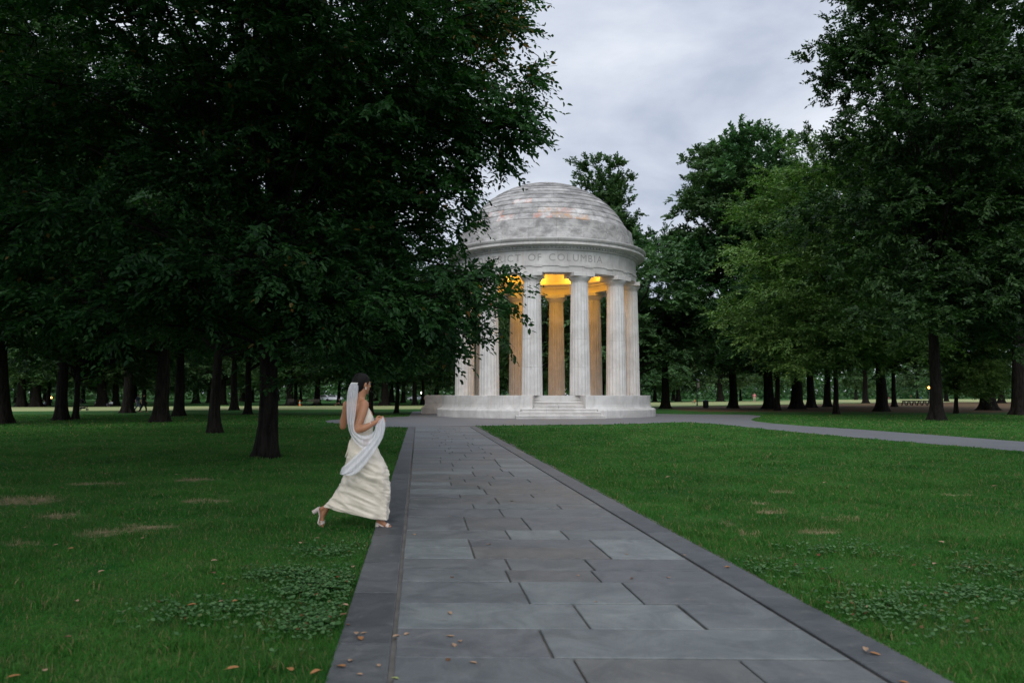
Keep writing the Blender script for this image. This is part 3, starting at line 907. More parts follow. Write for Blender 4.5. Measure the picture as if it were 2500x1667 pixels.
# --- prototypes
M_LEAF_D = mat_leaf("lit_park_leaves", (0.030, 0.066, 0.024), (0.060, 0.118, 0.042), (0.098, 0.165, 0.064))  # lighter leaf copy: light from the open field put into the colour
ELM = make_tree(21, [(0, 0, 12.5, 6.6, 6.6, 6.0), (2.5, -2, 8.2, 5.4, 5.2, 3.0), (-3, 1.5, 8.0, 4.8, 5.0, 3.0), (0.5, 2.8, 6.8, 5.5, 4.6, 2.0), (-1, -3, 6.0, 5, 4, 1.9)],
                88, 20, 4, 13, .24, 1.0, M_LEAF_A, z_lo=3.4, z_hi=11, limb_r=.075, twl=.95, droop=.18)
BROAD = make_tree(22, [(0, 0, 11.5, 7.4, 7.2, 5.2), (3.8, 1, 7.4, 4.4, 4.4, 2.6), (-3.8, -1.8, 7.0, 4.4, 4.6, 2.4), (0, -3.6, 6.0, 4.8, 3.8, 2.0), (1, 3.8, 7.6, 4, 4, 2.6)],
                  92, 19, 4, 13, .24, 1.05, M_LEAF_A, z_lo=3.0, z_hi=10, limb_r=.075, twl=.95, droop=.18)
TALL = make_tree(26, [(0.6, 0, 14, 6.0, 6.6, 8.0), (0, -2.5, 14, 5, 4.4, 5), (-0.6, -1, 19.5, 5.0, 5.6, 4.8), (2.5, 1, 21.5, 5.6, 5.6, 5.0), (-3.2, 1, 10.6, 4.6, 4.6, 3.8), (3.4, -2, 9.4, 4.8, 4.6, 3.4), (-2, -3, 6.0, 4.8, 4, 2.4), (2, -3, 6.2, 4.6, 4, 2.2), (-4.0, -.5, 18.2, 2.0, 2.4, 2.0), (-2.6, .8, 22.5, 2.4, 2.4, 2.0)],
                 190, 19, 4, 13, .25, 1.0, M_LEAF_A, z_lo=4.5, z_hi=17, limb_r=.07, twl=.9, shell=.25, droop=.15, every=4)
OAK = make_tree(23, [(0, 0, 17, 5.4, 5.4, 6.6), (4.6, 0, 13.5, 3.8, 3.8, 3.6), (-4.8, .8, 12.6, 3.8, 4.0, 3.8), (-2.6, -2.6, 19.0, 3.4, 3.2, 3.2), (3.0, 2, 20.2, 3.4, 3.2, 3.2), (0, -4.4, 9.0, 4.6, 3.8, 3.4), (-3.4, 1, 7.6, 4.4, 4.6, 2.4), (4.2, -1, 7.8, 4.2, 4, 2.6), (0, 1, 23.0, 3.0, 3.0, 2.6), (-1.5, -3, 5.4, 4.6, 4, 1.8), (-3.5, -1, 4.8, 4, 4, 1.6)],
                160, 18, 4, 11, .34, .86, M_LEAF_B, z_lo=3.8, z_hi=18, limb_r=.08, droop=.05, twl=.8, shell=.55)
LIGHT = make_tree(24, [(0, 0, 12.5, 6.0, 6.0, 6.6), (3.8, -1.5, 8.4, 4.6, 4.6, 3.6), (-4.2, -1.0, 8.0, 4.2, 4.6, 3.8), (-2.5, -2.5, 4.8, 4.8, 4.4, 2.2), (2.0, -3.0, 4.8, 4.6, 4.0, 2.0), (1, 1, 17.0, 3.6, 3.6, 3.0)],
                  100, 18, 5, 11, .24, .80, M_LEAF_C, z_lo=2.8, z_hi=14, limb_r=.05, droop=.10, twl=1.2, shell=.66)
SPIRE = make_tree(25, [(0, 0, 22, 3.0, 3.0, 5.0), (0, 0, 18, 4.0, 4.0, 4.6), (2.6, 0, 17.5, 3.0, 3.0, 4.6), (-3.0, 0, 17.0, 3.2, 3.0, 4.2), (0, 0, 11.0, 5.2, 5.2, 5.6), (2.2, -1, 8, 3.8, 3.6, 3.6), (-2.4, 1, 7.5, 3.6, 3.6, 3.6)],
                  150, 17, 4, 10, .36, .78, M_LEAF_B, z_lo=3, z_hi=20, limb_r=.06, droop=-.05, twl=.9, shell=.5)
FAR = [make_tree(31 + i, e_, 52, 13, 3, 8, .46, 1.1, M_LEAF_D, z_lo=2.6, z_hi=11, limb_r=.09, twl=1.2, droop=.1)
       for i, e_ in enumerate(([(0, 0, 12, 6.0, 6.0, 6.6), (2.5, 1, 6.4, 4.8, 4.8, 3.0), (-2.5, -1.5, 6.0, 4.6, 4.6, 2.6)],
                               [(0, 0, 13, 5.4, 5.4, 7.0), (3, -1.5, 7.0, 4.2, 4.2, 3.6), (-3, 1.5, 6.6, 4.4, 4.4, 3.2), (0, 0, 4.6, 4.6, 4.6, 2.0)],
                               [(0, 0, 10.5, 5.8, 5.8, 5.6), (1.5, 2, 5.0, 4.8, 4.8, 2.4), (-2, -2, 4.8, 4.6, 4.6, 2.4)]))]
SHADE = make_tree(28, [(0, 0, 11.5, 7.2, 7.2, 3.0)], 120, 19, 4, 16, .21, 1.1, M_LEAF_A, z_lo=6, z_hi=10, droop=.05)

# --- the big tree beside the walkway
def cut_a(S, g): return ~((S[:, 0] > 5.95) & (S[:, 2] > 6.4)) & ~((S[:, 0] > 4.4) & (S[:, 2] < 6.2) & (np.abs(S[:, 2] - 3.35) > 1.15)) & ~((S[:, 0] > 5.6) & (S[:, 2] < 6.2) & (np.abs(S[:, 2] - 3.9) > .65)) & ~((S[:, 0] > 5.85) & (S[:, 2] < 6.4)) & ~((S[:, 0] > 4.6) & (S[:, 2] < 6.4) & (S[:, 2] > 4.25)) & ~((S[:, 0] < -1.5) & (S[:, 2] < 2.6))
def autumn_a(P, g): return (P[:, 2] > 8.2) & (P[:, 0] > 4.3) & (g.random(len(P)) < .13) | (g.random(len(P)) < .006)
BIG = make_tree(41, [(0.1, -.5, 11.0, 6.4, 8.0, 4.9), (1.6, -.5, 8.8, 5.3, 5.5, 2.6), (2.6, -.3, 6.6, 2.5, 3.6, 1.7), (3.3, -.4, 3.7, 2.1, 2.2, 1.3), (4.5, -.2, 4.1, 1.0, 1.2, .6), (5.0, -.2, 3.8, .7, 1.0, .4), (4.5, -.3, 7.9, 1.2, 1.8, 1.0), (2.2, -.6, 3.3, 2.2, 2.2, 1.2), (-2.8, -.6, 3.4, 3.6, 3.0, .9), (0, -1.8, 3.6, 2.4, 2.0, .9), (-2.0, .5, 6.0, 5.6, 5.4, 2.7), (-4.4, -.5, 4.3, 3.6, 3.8, 1.4), (1.2, 1.5, 5.8, 3.6, 4.0, 2.0)],
                300, 14, 5, 12, .140, .62, M_LEAF_A, fine=True, shell=.30, z_lo=2.4, z_hi=9, limb_r=.045, autumn=autumn_a, droop=.28, twl=.78, cut=cut_a, every=5)
pA = ground_at(648, 1118)
plant("elm_tree", "big dark elm beside the walkway whose low leafy limb hangs in front of the memorial", BIG, pA, 1.0, 0, .195, 8.5, 1)

def g2(u, v): p = ground_at(u, v); return (p.x, p.y)
T = [  # u, v of the foot, prototype, scale, turn, trunk radius, bole, lean, name, label
    (-6, 1035, TALL, .9, .4, .50, 7, (0, 0), "elm_tree", "thick dark elm cut off by the edge of the photo, behind the shaded lawn"),
    (150, 1026, ELM, 1.15, 1.9, .34, 7, (0, 0), "elm_tree", "dark elm with a broad straight trunk standing just before the parked stroller"),
    (183, 1024, BROAD, .62, 2.6, .17, 6, (.05, 0), "young_tree", "slim forked young tree touching the broad trunk by the stroller"),
    (310, 1008, TALL, .9, 3.6, .42, 7, (.01, 0), "elm_tree", "old elm with a widely flared trunk foot beside the two walkers"),
    (390, 1030, BROAD, 1.0, 5.0, .40, 7, (.02, 0), "elm_tree", "leaning black elm trunk standing just past the two walkers"),
    (436, 1016, ELM, .98, .7, .34, 7, (0, 0), "elm_tree", "black elm half hidden behind the leaning trunk past the walkers"),
    (525, 1057, BROAD, .80, 2.2, .21, 6, (0, 0), "elm_tree", "medium elm with low hanging leaves, next trunk over from the big walkway elm"),
    (571, 1001, ELM, 1.1, 4.3, .36, 7, (0, 0), "elm_tree", "elm at the edge of the pale field, seen beside the big elm's trunk"),
    (604, 1011, BROAD, .9, 1.0, .26, 7, (0, 0), "elm_tree", "elm with a grey slim trunk partly hidden by the big elm's trunk"),
    (967, 1008, ELM, .72, 2.9, .17, 9, (.075, 0), "elm_tree", "slender leaning elm between the bride and the memorial platform"),
    (905, 1014, BROAD, .58, .3, .17, 6, (-.02, 0), "young_tree", "young dark tree with a thin trunk rising behind the bride's raised hand"),
    (939, 990, ELM, 1.12, 5.4, .62, 7, (0, 0), "elm_tree", "thick brown elm trunk across the pale field behind the bride"),
    (1013, 989, BROAD, 1.1, 3.3, .36, 7, (0, 0), "elm_tree", "elm across the pale field just beside the memorial platform"),
    (1790, 996, OAK, 1.20, .5, .50, 9, (0, 0), "oak_tree", "tall oak with a lumpy crown standing behind the litter bin beside the memorial"),
    (1877, 998, OAK, 1.16, 2.4, .58, 9, (0, 0), "oak_tree", "tall oak with a thick black trunk beside the person in the pink shirt"),
    (1898, 1002, BROAD, .85, 4.0, .26, 7, (.01, 0), "elm_tree", "smaller elm touching the thick black oak trunk beside the person in pink"),
    (1946, 998, ELM, 1.25, 1.2, .66, 7, (0, 0), "elm_tree", "widest dark trunk in the row of trees over brown leaf litter"),
    (1980, 995, BROAD, 1.2, 3.0, .50, 7, (0, 0), "elm_tree", "dark elm directly behind the widest trunk over the leaf litter"),
    (2021, 993, ELM, 1.25, 4.4, .46, 8, (0, 0), "elm_tree", "straight dark elm just behind the slim brightly lit elm"),
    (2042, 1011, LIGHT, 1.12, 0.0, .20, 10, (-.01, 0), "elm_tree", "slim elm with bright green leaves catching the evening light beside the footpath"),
    (2113, 984, ELM, 1.3, .2, .52, 8, (0, 0), "elm_tree", "straight elm on the rim of the pale field beyond the long table"),
    (2152, 1004, TALL, 1.0, 5.2, .50, 8, (0, 0), "elm_tree", "thick elm over brown leaf litter beside the long table"),
    (2183, 993, ELM, 1.1, 2.0, .30, 8, (0, 0), "elm_tree", "slim dark elm trunk between the thick elm and the long table"),
    (2287, 1026, TALL, .98, 0.0, .36, 9, (0, 0), "elm_tree", "tall black elm at the end of the long table, crown cut by the frame"),
    (2334, 1009, LIGHT, .5, 1.4, .16, 5, (0, 0), "young_tree", "short young tree with a thin trunk in the dark beyond the black elm"),
    (2413, 1001, TALL, 1.15, .9, .72, 8, (0, 0), "elm_tree", "massive elm trunk in the deep shade near the photo's edge"),
    (2493, 1013, TALL, 1.1, 2.7, .62, 8, (0, 0), "elm_tree", "elm at the very edge of the photo in front of the massive trunk"),
]
for i, (u, v, pr, s, rz, r, bole, lean, nm, lab) in enumerate(T):
    x, y = g2(u, v)
    plant(nm, lab, pr, (x, y), s, rz, r * .88, bole, 100 + i, lean, 1.14 if v == 1026 else None)
plant("poplar_tree", "tall narrow tree rising straight behind the memorial dome", SPIRE, (10.3, 92), 1.10, .8, .4, 9, 300)
plant("oak_tree", "dark tree seen between the memorial columns", FAR[1], (3.0, 84), 1.1, .8, .4, 6, 301)
plant("oak_tree", "dark broad tree standing behind the memorial beside the oak with the lumpy crown", FAR[0], (12.5, 80), 1.05, 2.8, .4, 6, 302)
plant("elm_tree", "elm close behind the memorial beside the signpost", ELM, (16.5, 86), 1.1, 4.0, .42, 7, 303)
# trees added beside and behind the camera to shade the lawn, mostly unseen
plant("elm_tree", "unseen elm added beside the walkway to shade the near lawn", SHADE, (-10.5, 4.0), 1.05, .6, .4, 9, 310)
plant("elm_tree", "unseen elm added behind the viewpoint to keep the evening light off the lawn", SHADE, (-12.0, -6.0), 1.12, 1.9, .4, 9, 313)
plant("elm_tree", "unseen elm added across the lawn from the walkway to shade the grass", SHADE, (13.0, 3.0), 1.0, 2.2, .4, 9, 311)
plant("elm_tree", "elm added for shade, its leaves hanging into the upper corner of the photo above the shaded lawn", SHADE, (-15.5, 10.5), 1.0, 4.2, .4, 9, 312)

# --- the park's far trees, a crowd of look-alikes
rf = random.Random(77)
n_far = 0
FG = "far park trees beyond the pale field"
spots = []
for u, v, r in ((52, 993, .5), (89, 993, .55), (117, 990, .25), (248, 992, .6), (281, 991, .4), (350, 989, .3), (708, 990, .45), (775, 989, .42), (855, 988, .3), (1599, 981, .4), (1623, 982, .5), (1656, 980, .5), (1758, 980, .75), (1900, 979, .3), (2310, 980, .4), (2090, 976, .4), (2240, 974, .4), (2445, 984, .5)):
    p = ground_at(u, v); spots.append((p.x, p.y, r))
tries = 0
while len(spots) < 74 and tries < 9000:
    tries += 1
    y = rf.uniform(104, 215); x = rf.uniform(-.76 * y, .76 * y)
    if in_poly(np.array([x]), np.array([y]), FIELD)[0]: continue
    lim = 104 + max(0, x) * 1.7
    if y < lim: continue
    if any((x - a) ** 2 + (y - b_) ** 2 < 10 ** 2 for a, b_, _ in spots): continue
    spots.append((x, y, rf.uniform(.25, .55)))
for i, (x, y, r) in enumerate(spots):
    k = rf.randrange(3)
    plant("park_tree", "far green tree in the open park beyond the pale field", FAR[k], (x, y), rf.uniform(.95, 1.4), rf.uniform(0, 6.28), r, 5.5, 400 + i, group=FG)
# far-off wood closing the view
def make_wood():
    g = np.random.default_rng(9); mb = MB(); n = 90000
    x = g.uniform(-260, 300, n); y = 250 + g.uniform(0, 40, n) + np.maximum(0, x) * .45
    top = 17 + 5 * np.sin(x * .11) + 4 * np.sin(x * .29 + 1) + 2.5 * np.sin(x * .71 + 2)
    z = g.random(n) ** 1.5 * top + .1
    P = np.stack([x, y, z], 1); D = g.normal(size=(n, 3)); N = g.normal(size=(n, 3)) + np.array([0, -.5, .6])
    leaf_cards(mb, P, D, N, g.uniform(1.0, 2.0, n), g, .6, False)
    return mb.build("woodland", M_LEAF_B)
tag(make_wood(), "distant wood closing the view across the park", "wood", kind="stuff")

# ------------------------------------------------------------------ figures
def fuse(name, mb, mat, parent=None, voxel=.006, smooth=4, disp=None):
    """joins overlapping closed shapes into one continuous skin"""
    o = link("tmp_" + name, mb.mesh("tmp", None))
    m = o.modifiers.new("r", "REMESH"); m.mode = "VOXEL"; m.voxel_size = voxel
    if smooth:
        q = o.modifiers.new("s", "SMOOTH"); q.factor = .5; q.iterations = smooth
    dg = bpy.context.evaluated_depsgraph_get(); dg.update()
    me = bpy.data.meshes.new_from_object(o.evaluated_get(dg))
    me.name = name
    bpy.data.objects.remove(o)
    me.polygons.foreach_set("use_smooth", np.ones(len(me.polygons), bool))
    me.materials.clear(); me.materials.append(mat)
    return link(name, me, parent)
def limb(mb, pts, rad, sides=14, sub=6):
    """smooth tapering limb through the given joints, rounded ends"""
    P = [Vector(p) for p in pts]; n = len(P); Q, RR = [], []
    for i in range(n - 1):
        p0, p1, p2, p3 = P[max(i - 1, 0)], P[i], P[i + 1], P[min(i + 2, n - 1)]
        for k in range(sub):
            t = k / sub
            Q.append(.5 * ((2 * p1) + (p2 - p0) * t + (2 * p0 - 5 * p1 + 4 * p2 - p3) * t * t + (3 * p1 - p0 - 3 * p2 + p3) * t ** 3))
            RR.append(rad[i] * (1 - t) + rad[i + 1] * t)
    Q.append(P[-1]); RR.append(rad[-1])
    d0 = (Q[0] - Q[1]).normalized(); d1 = (Q[-1] - Q[-2]).normalized()
    Q = [Q[0] + d0 * RR[0] * .85, Q[0] + d0 * RR[0] * .5] + Q + [Q[-1] + d1 * RR[-1] * .5, Q[-1] + d1 * RR[-1] * .85]
    RR = [RR[0] * .45, RR[0] * .85] + RR + [RR[-1] * .85, RR[-1] * .45]
    mb.tube([q[:] for q in Q], RR, sides)
def mat_skin(name, c):
    m, nt = new_mat(name); t = NT(nt)
    n = t.noise(t.obj(), 9, 4)
    col = t.mix(n, tuple(x * .88 for x in c), tuple(min(1, x * 1.12) for x in c))
    b = t.bsdf(col, .48, .4)
    b.inputs["Subsurface Weight"].default_value = .12
    b.inputs["Subsurface Radius"].default_value = (.02, .008, .004)
    t.out(b.outputs[0]); return m

BASE = ground_at(894, 1291.2)
YB = BASE.y
def Bp(x, y, dy=0.0):
    """bride measurements were taken on an enlarged crop; this turns them into metres about her feet"""
    return at(720 + x / 3.563, 880 + y / 3.563, YB + dy) - Vector((BASE.x, YB, 0))

def make_bride():
    root = empty("person", (BASE.x, YB, 0))
    tag(root, "bride in a long ivory satin dress and white veil running onto the walkway", "person")
    skin = mat_skin("bride_skin", (.41, .19, .098))
    V3 = Vector
    s_ = V3((.48, -.877, 0)); f_ = V3((.877, .48, 0)); up = V3((0, 0, 1))       # shoulder line, way the chest faces
    mb = MB()
    # torso as stacked ellipses
    rows = [((588, 800), .150, .105), ((588, 740), .155, .108), ((584, 670), .130, .095), ((578, 610), .112, .084), ((566, 540), .118, .090), ((552, 470), .136, .098),
            ((544, 420), .148, .094), ((545, 388), .150, .082), ((552, 360), .120, .066), ((563, 338), .072, .054), ((574, 318), .047, .047), ((582, 290), .043, .046), ((586, 262), .043, .047), ((588, 235), .040, .045)]
    V, F, n = [], [], 24
    for (c, a, b_) in rows:
        C = Bp(*c)
        for k in range(n):
            t = 2 * math.pi * k / n
            V.append(C + s_ * (a * math.cos(t)) + f_ * (b_ * math.sin(t)))
    for i in range(len(rows) - 1):
        for k in range(n): F.append([i * n + k, i * n + (k + 1) % n, (i + 1) * n + (k + 1) % n, (i + 1) * n + k])
    F.append(list(range(n))[::-1]); F.append([(len(rows) - 1) * n + k for k in range(n)])
    mb.add([v[:] for v in V], F)
    # bust
    for q in (-.062, .062):
        mb.ellipsoid(Bp(552, 478) + f_ * .085 + s_ * q, (s_, f_, up), (.062, .050, .062))
    # shoulder blades give the back its shape
    for q in (-.07, .07):
        mb.ellipsoid(Bp(545, 430) - f_ * .072 + s_ * q, (s_, f_, up), (.045, .022, .065))
    # arms
    rs, re, rw = Bp(603, 388, -.12), Bp(537, 606, -.21), Bp(688, 543, -.17)
    limb(mb, [Bp(585, 372, -.07), rs, Bp(582, 480, -.17), re], [.045, .050, .043, .036])
    limb(mb, [re, Bp(600, 588, -.21), rw, Bp(712, 532, -.16)], [.036, .037, .024, .024])
    ls, le, lw = Bp(470, 392, .14), Bp(418, 575, .20), Bp(430, 450, .30)
    limb(mb, [Bp(495, 374, .09), ls, Bp(440, 480, .18), le], [.044, .048, .041, .035])
    limb(mb, [le, Bp(420, 520, .25), lw, Bp(430, 428, .31)], [.035, .035, .024, .023])
    # right hand closed on the veil
    hd = (Bp(755, 514, -.15) - rw).normalized(); hn = V3((0, -1, 0)); hn = (hn - hd * hn.dot(hd)).normalized(); hs = hd.cross(hn)
    hc = Bp(728, 526, -.155)
    mb.ellipsoid(hc, (hd, hs, hn), (.042, .034, .017))
    for i, (q, L) in enumerate(((-.028, .9), (-.010, 1.0), (.009, .95), (.027, .78))):
        k0 = hc + hd * .034 - hs * q * 1.0
        p1 = k0 + hd * .026 * L + hn * -.006; p2 = p1 + (hd * .2 - hn * 1.0).normalized() * .024 * L; p3 = p2 + (-hd * .8 - hn * .3).normalized() * .018 * L
        limb(mb, [k0, p1, p2, p3], [.0095, .0090, .0082, .0070], 8, 3)
    t0 = hc - hd * .012 + hs * (.03 if hs.z > 0 else -.03)
    sg = 1 if hs.z > 0 else -1
    limb(mb, [t0, t0 + hd * .022 + hs * sg * .016 - hn * .008, t0 + hd * .046 + hs * sg * .012 - hn * .020], [.012, .0105, .0080], 8, 3)
    # left hand raised
    ld = (Bp(425, 395, .33) - lw).normalized(); ln = V3((-1, 0, 0)); ln = (ln - ld * ln.dot(ld)).normalized(); lsd = ld.cross(ln)
    lc = Bp(428, 412, .32)
    mb.ellipsoid(lc, (ld, lsd, ln), (.040, .032, .016))
    for q, L in ((-.026, .8), (-.009, 1.0), (.009, .97), (.026, .85)):
        k0 = lc + ld * .034 + lsd * q
        p1 = k0 + ld * .022 * L - ln * .012; p2 = p1 + (ld * .35 - ln * .9).normalized() * .022 * L; p3 = p2 + (-ld * .6 - ln * .5).normalized() * .016 * L
        limb(mb, [k0, p1, p2, p3], [.0092, .0088, .0080, .0068], 8, 3)
    limb(mb, [lc - ld * .01 + lsd * .03, lc + ld * .015 + lsd * .045 - ln * .01, lc + ld * .035 + lsd * .04 - ln * .022], [.012, .010, .008], 8, 3)
    # legs
    ra, la = Bp(742, 1372, .02), Bp(297, 1262, .15)
    limb(mb, [Bp(605, 790, -.05), Bp(660, 920, -.02), Bp(728, 1045, .02), Bp(738, 1160, .04), Bp(742, 1290, .03), ra], [.086, .074, .052, .050, .036, .029])
    limb(mb, [Bp(565, 790, .06), Bp(585, 930, .08), Bp(560, 1075, .10), Bp(470, 1150, .11), Bp(365, 1225, .13), la], [.088, .076, .054, .052, .036, .029])
    def foot(an, heel, arch, ball, toe, side):
        limb(mb, [an, (an + heel) / 2, heel], [.029, .028, .026], 12, 3)
        limb(mb, [an, (an + arch) / 2, arch, ball], [.028, .027, .024, .021], 12, 3)
        limb(mb, [heel, (heel + arch) / 2, ball], [.024, .021, .019], 12, 3)
        td = (toe - ball)
        for i in range(5):
            q = (i - 2) * .0155
            b0 = ball + side * q * .9
            L = (1.0, .98, .90, .80, .68)[i]
            limb(mb, [b0 - td * .2, b0 + td * .5 * L + side * q * .15, b0 + td * L + side * q * .2], [.0135 if i == 0 else .0105, .011 if i == 0 else .0088, .009 if i == 0 else .0075], 8, 3)
    f1 = [Bp(728, 1394, .02), Bp(772, 1417, .02), Bp(808, 1439, .015), Bp(842, 1447, .01)]
    foot(ra, *f1, V3((.1, 1, 0)).normalized())
    f2 = [Bp(232, 1292, .16), Bp(243, 1350, .16), Bp(236, 1406, .16), Bp(252, 1440, .16)]
    foot(la, *f2, V3((.2, 1, .1)).normalized())
    # head: turned away from the camera, over the shoulder line
    h = V3((.72, .69, 0)).normalized(); sr = V3((h.y, -h.x, 0))                   # sr: towards her right ear
    hc = Bp(580, 205, .02)
    ax = (h, sr, up)
    mb.ellipsoid(hc + up * .012 - h * .006, ax, (.092, .074, .095))
    mb.ellipsoid(hc + h * .028 - up * .038, ax, (.062, .060, .072))
    mb.ellipsoid(hc + h * .052 - up * .086, ax, (.030, .034, .024))               # chin
    for q in (-1, 1):
        mb.ellipsoid(hc + h * .058 - up * .026 + sr * q * .034, ax, (.026, .024, .024))   # cheeks
        mb.ellipsoid(hc + h * .076 + up * .020 + sr * q * .028, ax, (.014, .024, .009))   # brows
        mb.ellipsoid(hc - h * .004 - up * .010 + sr * q * .077, (h, sr, up), (.018, .009, .030))   # ears
        mb.ellipsoid(hc + h * .006 - up * .004 + sr * q * .080, (h, sr, up), (.008, .008, .020))
        limb(mb, [hc - up * .030 + sr * q * .060, hc + h * .03 - up * .076 + sr * q * .040, hc + h * .052 - up * .092 + sr * q * .014], [.018, .018, .016], 8, 3)  # jaw line
    limb(mb, [hc + h * .086 + up * .020, hc + h * .101 - up * .008, hc + h * .107 - up * .024], [.007, .009, .011], 8, 3)   # nose
    for q in (-1, 1): mb.ellipsoid(hc + h * .096 - up * .027 + sr * q * .009, ax, (.009, .007, .006))
    mb.ellipsoid(hc + h * .087 - up * .048, ax, (.010, .021, .006))               # lips
    mb.ellipsoid(hc + h * .085 - up * .057, ax, (.010, .018, .006))
    body = fuse("body", mb, skin, root, .0042, 3)
    # eyes and mouth
    white = simple("eye_white", (.75, .72, .70), .2, .5); dark = simple("iris", (.03, .02, .015), .2, .5); lip = simple("lip_skin", (.42, .12, .10), .4, .4)
    for q in (-1, 1):
        e = MB(); e.ellipsoid(hc + h * .076 + up * .006 + sr * q * .030, ax, (.011, .013, .009)); eo = e.build("eye", white, root, True)
        e = MB(); e.ellipsoid(hc + h * .085 + up * .006 + sr * q * .030, ax, (.004, .006, .006)); e.build("iris", dark, eo, True)
        e = MB(); e.ellipsoid(hc + h * .089 + up * .024 + sr * q * .028, ax, (.004, .019, .004)); e.build("eyebrow", dark, root, True)
    e = MB(); e.ellipsoid(hc + h * .092 - up * .0485, ax, (.008, .019, .0055)); e.ellipsoid(hc + h * .090 - up * .0565, ax, (.008, .016, .0055)); e.build("lips", lip, root, True)
    # hair: sleek, drawn back to a low knot
    m_h, nt = new_mat("dark_hair"); t = NT(nt)
    st = t.noise(t.scaled(t.obj(), (40, 40, 9)), 2.5, 4, .6)
    t.out(t.bsdf(t.mix(st, (.006, .005, .005), (.012, .009, .008)), .62, .14, t.bump(st, .5, .004)).outputs[0])
    hm = MB()
    hm.ellipsoid(hc + up * .020 - h * .020, ax, (.090, .084, .102))
    hm.ellipsoid(hc - up * .020 - h * .040, ax, (.062, .074, .075))
    hm.ellipsoid(hc + up * .055 + h * .014, ax, (.066, .074, .060))
    hm.ellipsoid(hc - up * .035 - h * .094, ax, (.046, .052, .050))
    limb(hm, [hc - up * .03 - h * .045 - sr * .01, hc - up * .085 - h * .045], [.052, .030], 10, 3)
    for q in (-1, 1): limb(hm, [hc + up * .05 + h * .04 + sr * q * .060, hc + up * .01 + h * .026 + sr * q * .074, hc - up * .005 + h * .0 + sr * q * .080], [.018, .013, .008], 8, 3)
    fuse("hair", hm, m_h, root, .005, 2)
    # earring, bracelet
    pearl = simple("pearl", (.80, .76, .70), .25, .6, .05)
    e = MB(); e.ellipsoid(hc - h * .002 - up * .050 + sr * .086, ax, (.006, .006, .011)); e.ellipsoid(hc - h * .002 - up * .034 + sr * .085, ax, (.004, .004, .006)); e.build("earring", pearl, root, True)
    e = MB(); fd = (rw - re).normalized(); c0 = rw - fd * .035
    a1 = fd.orthogonal().normalized(); a2 = fd.cross(a1)
    for k in range(22):
        a = 2 * math.pi * k / 22; e.ellipsoid(c0 + a1 * math.cos(a) * .0295 + a2 * math.sin(a) * .0295, ax, (.0048, .0048, .0048), 8, 6)
    e.build("bracelet", pearl, root, True)
    # dress
    m_d, nt = new_mat("ivory_satin"); t = NT(nt)
    w = t.noise(t.obj(), 260, 2); n2 = t.noise(t.scaled(t.obj(), (9, 9, 14)), 2.2, 5, .6, .6)
    b_ = t.bsdf(t.mix(n2, (.68, .58, .44), (.87, .79, .66)), .29, .55, t.bump(n2, .25, .010))
    b_.inputs["Sheen Weight"].default_value = .25
    t.out(b_.outputs[0])
    ring = [  # left point, right point (enlarged-crop pixels), half depth, centre depth
        ((508, 640), (640, 412), .118, -.02), ((500, 655), (668, 455), .124, -.02), ((492, 672), (684, 510), .124, -.02), ((486, 690), (678, 585), .118, -.02),
        ((478, 720), (674, 660), .122, -.01), ((466, 770), (702, 728), .150, .0), ((460, 810), (722, 772), .168, .0), ((456, 870), (752, 840), .176, .01), ((450, 940), (786, 930), .176, .02),
        ((436, 1010), (806, 1005), .174, .03), ((404, 1075), (817, 1070), .168, .04), ((366, 1135), (818, 1140), .162, .05), ((326, 1195), (812, 1210), .156, .05), ((288, 1240), (806, 1290), .150, .05), ((268, 1262), (797, 1384), .146, .05)]
    NR, NC = 130, 150
    def interp(u):
        f = u * (len(ring) - 1); i = min(int(f), len(ring) - 2); k = f - i
        g = lambda j: ring[max(0, min(len(ring) - 1, j))]
        def cr_(a, b, c, d): return .5 * (2 * b + (c - a) * k + (2 * a - 5 * b + 4 * c - d) * k * k + (3 * b - a - 3 * c + d) * k ** 3)
        def fl(r): return [*r[0], *r[1], r[2], r[3]]
        A, B_, C, D = fl(g(i - 1)), fl(g(i)), fl(g(i + 1)), fl(g(i + 2))
        return [cr_(*q) for q in zip(A, B_, C, D)]
    V, F = [], []
    for r in range(NR):
        u = r / (NR - 1)
        lx, ly, rx, ry, hb, cy = interp(u)
        Lp, Rp = Bp(lx, ly, cy), Bp(rx, ry, cy)
        C = (Lp + Rp) / 2; A = (Rp - Lp) / 2
        fold = max(0, min(1, (u - .36) / .2))
        for k in range(NC):
            a = 2 * math.pi * k / NC
            # flatter front and back than an ellipse
            ca, sa = math.cos(a), math.sin(a)
            ex = .86
            p = C + A * (math.copysign(abs(ca) ** ex, ca)) + V3((0, hb, 0)) * (math.copysign(abs(sa) ** ex, sa))
            nrm = (V3((ca * .9, sa, 0))).normalized()
            # satin creases: swept from the front knee down to the trailing hem, ruched at the hip
            q = p.x * .42 + p.z * .91; al = p.x * .91 - p.z * .42
            w1 = noise.noise(V3((al * 2.2, q * 11.5, sa * 1.6 + 3))); w2 = noise.noise(V3((al * 4 + 5, q * 24, sa * 3)))
            ri = (1 - abs(w1) * 2.2)
            w3 = noise.noise(V3((al * 3 + 9, q * 30 + 4, sa * 2)))
            am = .45 + .9 * abs(noise.noise(V3((al * 4.0 + 2, q * 4.0, sa * 2 + 7))))
            d = fold * (.021 * ri * am + .007 * (1 - abs(w3) * 2.4) * am + .004 * w2)
            hang = max(0, (u - .80) / .2)
            d += hang * .012 * math.sin(9 * a + 2 * math.sin(2 * a)) + (1 - fold) * .003 * w2
            p = p + nrm * d
            V.append(p[:])
    for r in range(NR - 1):
        for k in range(NC): F.append([r * NC + k, (r + 1) * NC + k, (r + 1) * NC + (k + 1) % NC, r * NC + (k + 1) % NC])
    dm = MB(); dm.add(V, F); do = dm.build("dress", m_d, root, True)
